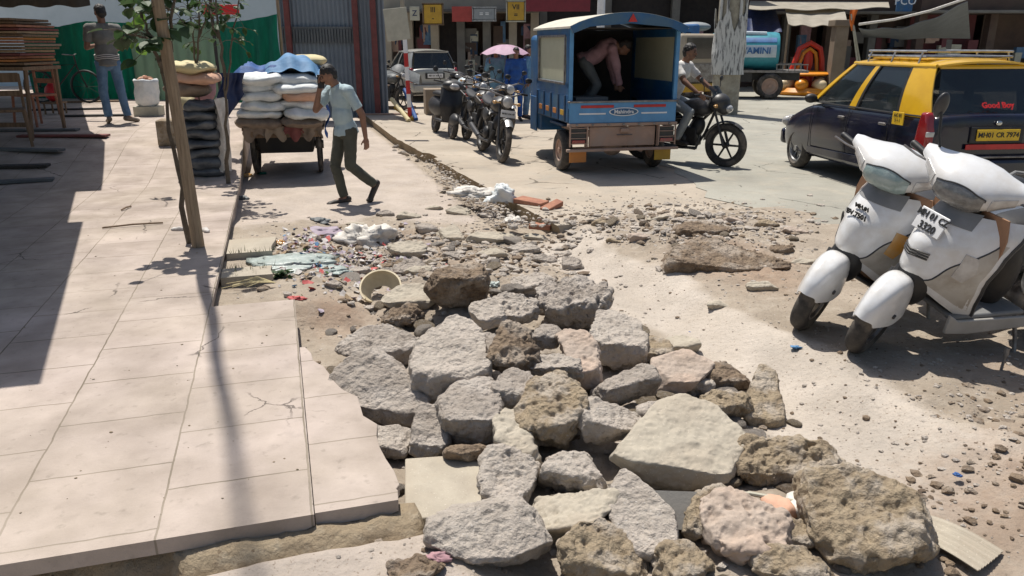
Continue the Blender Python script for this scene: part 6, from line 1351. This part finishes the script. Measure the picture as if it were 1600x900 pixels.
shop_row('row of narrow shops with hung goods behind the silver hatchback',598,842,30,7.2,'wall_beige',6,3)
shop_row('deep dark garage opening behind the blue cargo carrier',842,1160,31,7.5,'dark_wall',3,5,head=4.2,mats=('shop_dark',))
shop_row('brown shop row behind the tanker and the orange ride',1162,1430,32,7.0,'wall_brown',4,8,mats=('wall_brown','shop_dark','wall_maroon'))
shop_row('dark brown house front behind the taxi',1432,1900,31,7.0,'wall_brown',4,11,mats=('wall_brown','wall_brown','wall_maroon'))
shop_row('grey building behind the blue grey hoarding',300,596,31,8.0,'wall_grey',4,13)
def sign(pxa,pya,pxb,pyb,Y,mat,lines,tm,label,frame=None):
    a=PY(pxa,pya,Y); c=PY(pxb,pyb,Y); w_=c.x-a.x; h_=a.z-c.z; t=thing('sign_board',label,'sign',((a.x+c.x)/2,Y,(a.z+c.z)/2)); b=B(); b.box((0,0,0),(w_,.08,h_)); b.obj('panel',mat,t,bevel=.01)
    if frame: b=B(); b.box((0,.01,h_/2),(w_+.08,.1,.06)); b.box((0,.01,-h_/2),(w_+.08,.1,.06)); b.box((w_/2,.01,0),(.06,.1,h_)); b.box((-w_/2,.01,0),(.06,.1,h_)); b.obj('frame',frame,t)
    for i,s_ in enumerate(lines):
        text(s_,h_/(len(lines)+.8),'lettering',tm,t,(0,-.045,h_*(.5-(i+.75)/(len(lines)+.5))),(PI/2,0,0),bold=.004)
sign(661,6,692,38,28.9,'sign_yellow',['III','-'],'text_black','square mustard yellow sign board over the shops',frame='wood')
sign(706,10,738,34,28.9,'sign_red',[],'text_white','faded red sign board right of the mustard one')
sign(739,12,774,32,28.8,'sign_grey',['= ='],'text_white','grey framed sign board between the red and the yellow ones',frame='alu')
sign(792,2,820,33,28.7,'sign_yellow',['VII','='],'text_black','yellow and white sign board next to the maroon fascia',frame='sign_cream')
sign(822,-12,922,18,28.6,'sign_maroon',[],'text_white','long maroon fascia above the blue cargo carrier')
sign(640,10,656,32,28.9,'sign_cream',['Z'],'tarp_navy','small pale sign board with dark scribble left of the mustard one')
sign(1404,-14,1424,18,27.0,'blue_body',['PCO'],'text_white','blue hanging sign with white letters above the grey tarpaulin')
sign(1152,-5,1164,26,25.0,'tarp_sky',['X'],'text_white','narrow bright blue sign beside the wrapped utility pole')
a=PY(940,-5,26); b=B(); b.cone((a.x,26,0),(a.x,26,6),.13,.12,12); tag(b.obj('white_post','text_white'),'white post rising behind the roof of the blue cargo carrier','post')
a=PY(1085,42,27); b=B(); b.ell((0,0,0),(.55,.4,.16)); tag(b.obj('grey_canopy','sign_grey',loc=a),'pale rounded canopy top in the dark opening behind the truck','canopy')
def canopy(label,pts,Y0,Y1,mat,posts=True,sag=.10,cat='awning'):
    """cloth canopy: pts front edge pixels (left,right) at Y0, back edge pixels at Y1"""
    (ax,ay),(bx1,by1),(cx,cy),(dx,dy)=pts; A_=PY(ax,ay,Y0);B_=PY(bx1,by1,Y0);C_=PY(cx,cy,Y1);D_=PY(dx,dy,Y1); t=thing('canopy',label,cat,(0,0,0))
    b=B(); b.grid(24,10,lambda a,c:(A_.lerp(B_,a)).lerp(D_.lerp(C_,a),c)-V((0,0,sag*math.sin(PI*a)*math.sin(PI*(.3+.7*c))+.03*math.sin(a*19)*(1-c))),th=.02); b.obj('cloth',mat,t,smooth=80)
    if posts:
        for q_ in (A_,B_): b=B(); b.cone((q_.x,q_.y,-.1),(q_.x,q_.y,q_.z),.04,.035,8); b.obj('pole','wood_pole',t)
canopy('cream canvas awning over the shop beside the tanker',[(1232,38),(1324,36),(1318,8),(1226,10)],27,29.5,'canvas')
canopy('dark navy awning right of the wrapped utility pole',[(1166,58),(1222,50),(1212,14),(1168,16)],28,30,'tarp_navy',posts=False)
canopy('long weathered canvas eave above the brown shop row',[(1170,14),(1390,12),(1388,3),(1172,2)],28.5,31,'canvas',posts=False,sag=.05)
canopy('slanting grey tarpaulin stretched above the taxi',[(1342,44),(1512,2),(1516,60),(1350,58)],23,28,'tarp_grey',posts=False,sag=.35)
a=PY(1342,38,22.9); c=PY(1512,-3,22.9); b=B(); b.tube([a,a.lerp(c,.33)-V((0,0,.10)),a.lerp(c,.66)-V((0,0,.10)),c],.035,8); tag(b.obj('tarp_edge_rope','white_rag'),'pale rolled edge of the slanting grey tarpaulin','rope')
# flag on bamboo sticks
t=thing('flag','orange flag on crossed bamboo sticks between awning and taxi','flag',at(1345,150,0)+V((0,-1.0,0)))
Yf=t.location.y; f_=lambda x,y:PY(x,y,Yf)-t.location
b=B(); b.cone(f_(1343,120),f_(1330,22),.035,.025,8); b.cone(f_(1345,105),f_(1334,40),.03,.025,8); b.cone((f_(1343,120).x,0,0),f_(1343,120),.035,.035,8); b.obj('stick','sign_cream',t)
b=B(); b.grid(10,12,lambda a,c:f_(1329+11*a*(1-c*.6),15+c*33)+V((0,.08*math.sin(a*6+c*4),0)),th=.01); b.obj('cloth','orange_flag',t,smooth=80)
# pillar statue post
p=at(1300,150,0); b=B(); b.box((0,0,1.2),(.42,.42,2.4)); b.box((0,0,.2),(.6,.6,.4)); b.box((0,0,2.4),(.6,.6,.2)); tag(b.obj('stone_pillar','wall_tan',bevel=.02,loc=(p.x,p.y,-.1)),'tan stone pillar under the cream canvas awning','pillar')
# orange kiddie ride
p=at(1266,149,0); t=thing('fairground_ride','orange and cream fibreglass children ride with a red arch','ride',p+V((0,.5,0)))
b=B(); b.lathe([(.02,0),(1.05,0),(1.12,.12),(1.0,.25),(.02,.28)],n=30); b.obj('base','float_orange',t)
for k in range(9): 
    a=k*2*PI/9; b=B(); b.ell((math.cos(a)*.82,math.sin(a)*.82,.36),(.30,.22,.20),(0,0,a)); b.obj('cup','float_cream' if k%2 else 'float_orange',t)
b=B(); b.lathe([(.02,.62),(.85,.64),(.95,.70),(.85,.76),(.02,.80)],n=30); b.obj('disc','float_orange',t); b=B(); b.cone((0,0,.2),(0,0,.7),.28,.22,14); b.obj('stem','float_red',t)
for r_,m_ in ((.44,'float_red'),(.26,'float_orange')):
    b=B(); b.tube([(-r_-.12,0,.76),(-r_,0,1.15),(-r_*.8,0,1.15+r_*.8),(0,0,1.25+r_),(r_*.8,0,1.15+r_*.8),(r_,0,1.15),(r_+.05,0,.76)],.09 if r_>.4 else .06,10); b.obj('arch',m_,t)
b=B(); b.ell((0,.02,1.10),(.16,.08,.36)); b.obj('seat_back','float_red',t)
# ================================================================ LITTER AND SMALL THINGS
def crumple(name,px,py,sx,sy,sz,mat,label,cat,group=None,seed=1,z=None,rz=0):
    q=at(px,py,gz(*at(px,py,-.08)[:2]) if z is None else z); b=B(); b.ell((0,0,0),(1,1,1),n=36); o=b.obj(name,mat,smooth=70); me=o.data; n=len(me.vertices); co=np.empty(n*3); me.vertices.foreach_get('co',co); co=co.reshape(-1,3)
    k=1+.55*fbm(co*1.7+seed*3.3,seed,4)+.18*(1-np.abs(fbm(co*3.5+seed,seed+4,3))*2); co=co*k[:,None]*np.array([sx,sy,sz]); co[:,2]=np.maximum(co[:,2],-sz*.25); me.vertices.foreach_set('co',co.ravel()); me.update()
    o.location=q+V((0,0,sz*.3)); o.rotation_euler=(0,0,rz); return tag(o,label,cat,group)
o=crumple('empty_sack',572,382,.21,.15,.14,'white_rag','crumpled white sack lying open on the debris by the litter','sack',seed=3)
crumple('white_bundle',738,306,.24,.13,.07,'white_rag','flat white rag bundle at the broken kerb','rag',seed=5,z=.0)
crumple('white_bundle',782,314,.15,.12,.12,'sack_white','fuller pale bundle right of the flat white rag bundle','rag',seed=6,z=.0)
crumple('white_bundle',803,350,.09,.07,.05,'white_rag','small white scrap below the brick pieces','rag',seed=8,z=-.05)
crumple('plastic_sheet',462,412,.30,.22,.035,'poly_bag','pale green see-through plastic sheet lying in the litter','plastic sheet',seed=9)
crumple('plastic_sheet',505,425,.20,.12,.025,'poly_bag','whitish plastic sheet right of the pale green one','plastic sheet',seed=10)
crumple('packet',436,384,.06,.035,.03,'lens_orange','orange snack packet in the litter','packet',seed=11)
crumple('white_strip',402,392,.03,.12,.03,'white_rag','white scrap of cloth hanging over the kerb slab','rag',seed=12,rz=.4)
crumple('red_rag',464,468,.05,.035,.02,'litter_red','small red rag at the edge of the pavers','rag',seed=13)
crumple('dark_rag',498,347,.11,.06,.03,'tarp_grey','dark grey rag at the back of the litter','rag',seed=14)
crumple('mauve_heap',505,365,.22,.13,.04,'litter_mauve','mauve grey heap of paper waste','waste',seed=15)
crumple('yellow_peel',383,276,.10,.06,.03,'lens_orange','yellow fruit peel beside the handcart wheel','peel',seed=16)
crumple('yellow_peel',372,279,.06,.05,.03,'sign_yellow','second yellow peel nearer the sapling','peel',seed=17)
crumple('wrapper',1243,543,.025,.02,.008,'tarp_sky','tiny light blue wrapper on the pale strip','wrapper',seed=18)
crumple('wrapper',772,446,.035,.03,.02,'poly_bag','bluish wrapper on top of the heap','wrapper',seed=19)
crumple('wrapper',1080,520,.015,.012,.006,'tarp_blue','tiny dark blue wrapper near the flat tile','wrapper',seed=20)
crumple('wrapper',1497,743,.015,.012,.006,'tarp_blue','tiny blue scrap in the dirt at the right','wrapper',seed=21)
crumple('red_rag',682,875,.035,.02,.015,'shirt_pink','little pink rag beside the broad slab at the bottom','rag',seed=22)
crumple('green_scrap',410,272,.05,.03,.02,'net_green','green scrap near the handcart','scrap',seed=23)
crumple('shoe_scrap',378,312,.07,.035,.03,'tarp_grey','grey sole-like scrap at the kerb by the sapling','scrap',seed=24)
# litter confetti, uncountable
b=B(); rn=random.Random(5)
mt_=['paper_litter','litter_red','litter_mauve','cardboard','leaf_light','tarp_sky']
for m_,n_ in zip(mt_,(420,90,150,160,20,20)):
    b=B()
    for i in range(n_):
        u=rn.gauss(6.35,.5); v=rn.gauss(.38,.36); p=W(u,v); z=gz(p.x,p.y)
        if v<-.1 : continue
        s_=rn.uniform(.008,.04); M3=Euler((rn.uniform(-.7,.7),rn.uniform(-.7,.7),rn.uniform(0,6))).to_matrix(); c=p+V((0,0,z+.012))
        pts=[c+M3@V((math.cos(a)*s_*rn.uniform(.5,1.3),math.sin(a)*s_*rn.uniform(.5,1.2),rn.uniform(-.3,.3)*s_)) for a in (0,1.2,2.5,3.8,5)]
        vs=[b.b.verts.new(p_) for p_ in pts]; b.b.faces.new(vs)
    tag(b.obj('litter',m_,smooth=0,solid=.002),'loose scraps of %s litter beside the pavement edge'%{'paper_litter':'whitish paper','litter_red':'reddish','litter_mauve':'mauve','cardboard':'brown card','leaf_light':'green','tarp_sky':'light blue'}[m_],'litter',kind='stuff')
# broken bowl
q=at(597,470,gz(*at(597,470,-.05)[:2])); b=B(); 
b.grid(26,10,lambda a,c:V((math.cos(-.35+a*4.1)*(.08+.06*min(1,c*1.2)),math.sin(-.35+a*4.1)*(.08+.06*min(1,c*1.2)),.11*c**1.3)),th=.012)
o=b.obj('broken_bowl','cream',smooth=60,loc=q+V((0,.02,.035)),rot=(R(38),R(-6),R(10))); tag(o,'broken cream plastic bowl lying tilted on the rubble','bowl')
# bricks by the kerb
for i,(px,py,d,rz,rx,ry,lab) in enumerate(((830,318,(.34,.20,.05),-.55,0,R(4),'flat pinkish red tile at the end of the kerb'),(862,326,(.26,.10,.06),.75,R(12),R(-14),'red brick tilted up at the end of the kerb'),(845,344,(.22,.12,.05),-.3,0,0,'dark red brick fragment in the shade of the tilted one'))):
    q=at(px,py,.0); b=B(); b.box((0,0,0),d); o=b.obj('brick','brick_red',bevel=.008,disp=.003,dsc=20,loc=q+V((0,0,.02 if i!=2 else -.06)),rot=(rx,ry,rz)); tag(o,lab,'brick')
b=B(); b.box((0,0,0),(.20,.006,.14)); o=b.obj('cardboard_piece','wall_grey',loc=at(1054,812,.0)+V((0,0,.04)),rot=(R(-50),.1,.1)); tag(o,'thin grey square of board stuck between the bottom slabs','board')
# striped sheet lying at the lower right
b=B(); b.grid(30,14,lambda a,c:V(((a-.5)*.22,(c-.5)*.30,.006+.004*math.sin(a*2*PI*9)+.02*math.sin(c*3)+.02*(1-a)**2)),th=.005); q=at(1478,845,gz(*at(1478,845,-.0)[:2])); o=b.obj('corrugated_piece','slab_tan',smooth=60,loc=q+V((0,0,.01)),rot=(0,0,R(38))); o.location.z-=.022; tag(o,'dusty ribbed sheet fragment half buried at the lower right','sheet')
# small standing tap-like spike
q=at(1563,580,0); b=B(); b.cone((0,0,-.02),(.01,0,.09),.008,.007,8); b.cone((.01,0,.09),(.012,0,.13),.014,.012,8); b.cone((-.02,0,.055),(.03,0,.06),.006,.006,6); tag(b.obj('metal_spike','steel',loc=q),'short metal spike standing in the dirt beside the right scooter','spike')
q=at(1120,778,gz(*at(1120,778,0)[:2])+.06); b=B(); b.tube([(0,0,0),(.12,.01,.02),(.30,.0,.0)],.009,8); tag(b.obj('stick','sign_cream',loc=q,rot=(0,0,-.1)),'thin pale stick lying under the long rough chunk','stick')
q=at(1010,655,gz(*at(1010,655,0)[:2])+.05)
# weeds and grass
def weed(px,py,n,s_,mat,label,dry=False):
    q=at(px,py,gz(*at(px,py,-.1)[:2])); t=thing('weed' if not dry else 'dry_stalks',label,'plant',q); b=B(); rn=random.Random(px)
    if dry:
        for i in range(n): a=rn.uniform(2.6,3.6); L=rn.uniform(.15,.38); b.tube([V((0,0,.03)),V((math.cos(a)*L*.5,math.sin(a)*L*.5,.05)),V((math.cos(a)*L,math.sin(a)*L,.02))],.0022,4)
        b.obj('stalks','sack_cream',t)
    else:
        for i in range(n): leafmesh(b,V((rn.uniform(-.05,.05),rn.uniform(-.04,.04),rn.uniform(0,.06))),V((rn.gauss(0,1),rn.gauss(0,1),rn.uniform(0,.9))),s_*rn.uniform(.5,1.2),V((0,0,1)))
        b.obj('leaves',mat,t,smooth=0)
weed(440,436,46,.055,'leaf','small leafy green weed at the edge of the litter')
weed(432,448,14,.05,'leaf','bundle of dry yellow stalks beside the green weed',dry=True)
b=B(); rn=random.Random(2)
for i in range(700):
    u=rn.gauss(6.1,.16); v=rn.uniform(-.47,-.12); p=W(u,v); z=.05 if (5.62<u<5.88 or u>6.33) else -.05
    if u>6.4: continue
    h_=rn.uniform(.02,.06); a=rn.uniform(0,6.28); l_=V((math.cos(a),math.sin(a),0))*.012; k=V((rn.gauss(0,.012),rn.gauss(0,.012),h_)); vs=[b.b.verts.new(p+V((0,0,z))+x) for x in (l_*.25,-l_*.25,k)]; b.b.faces.new(vs)
tag(b.obj('grass','grass',smooth=0),'short dusty grass between the kerb slabs','grass',kind='stuff')
for (x0,y0,x1,y1,z0) in ((160,358,255,350,.115),(190,330,205,324,.112)):
    a=pn(x0,y0); c=pn(x1,y1); b=B(); b.tube([a+V((0,0,.012)),(a+c)/2+V((0,0,.02)),c+V((0,0,.012))],.008,6); tag(b.obj('stick','wood'),'thin stick lying on the pavers left of the pole' if x0==160 else 'short twig beside the thin stick on the pavers','stick')
for i,(px,py) in enumerate(((278,360),(292,358),(322,362))):
    q=pn(px,py); b=B(); b.ell((0,0,0),(.06,.022,.018)); o=b.obj('dry_leaf','paper_litter' if i!=1 else 'cardboard',disp=.01,dsc=20,loc=q+V((0,0,.012)),rot=(0,0,i*1.1)); tag(o,['pale dry leaf left of the pole foot','brownish dry leaf just behind the pole foot','pale dry leaf right of the pole foot'][i],'leaf')
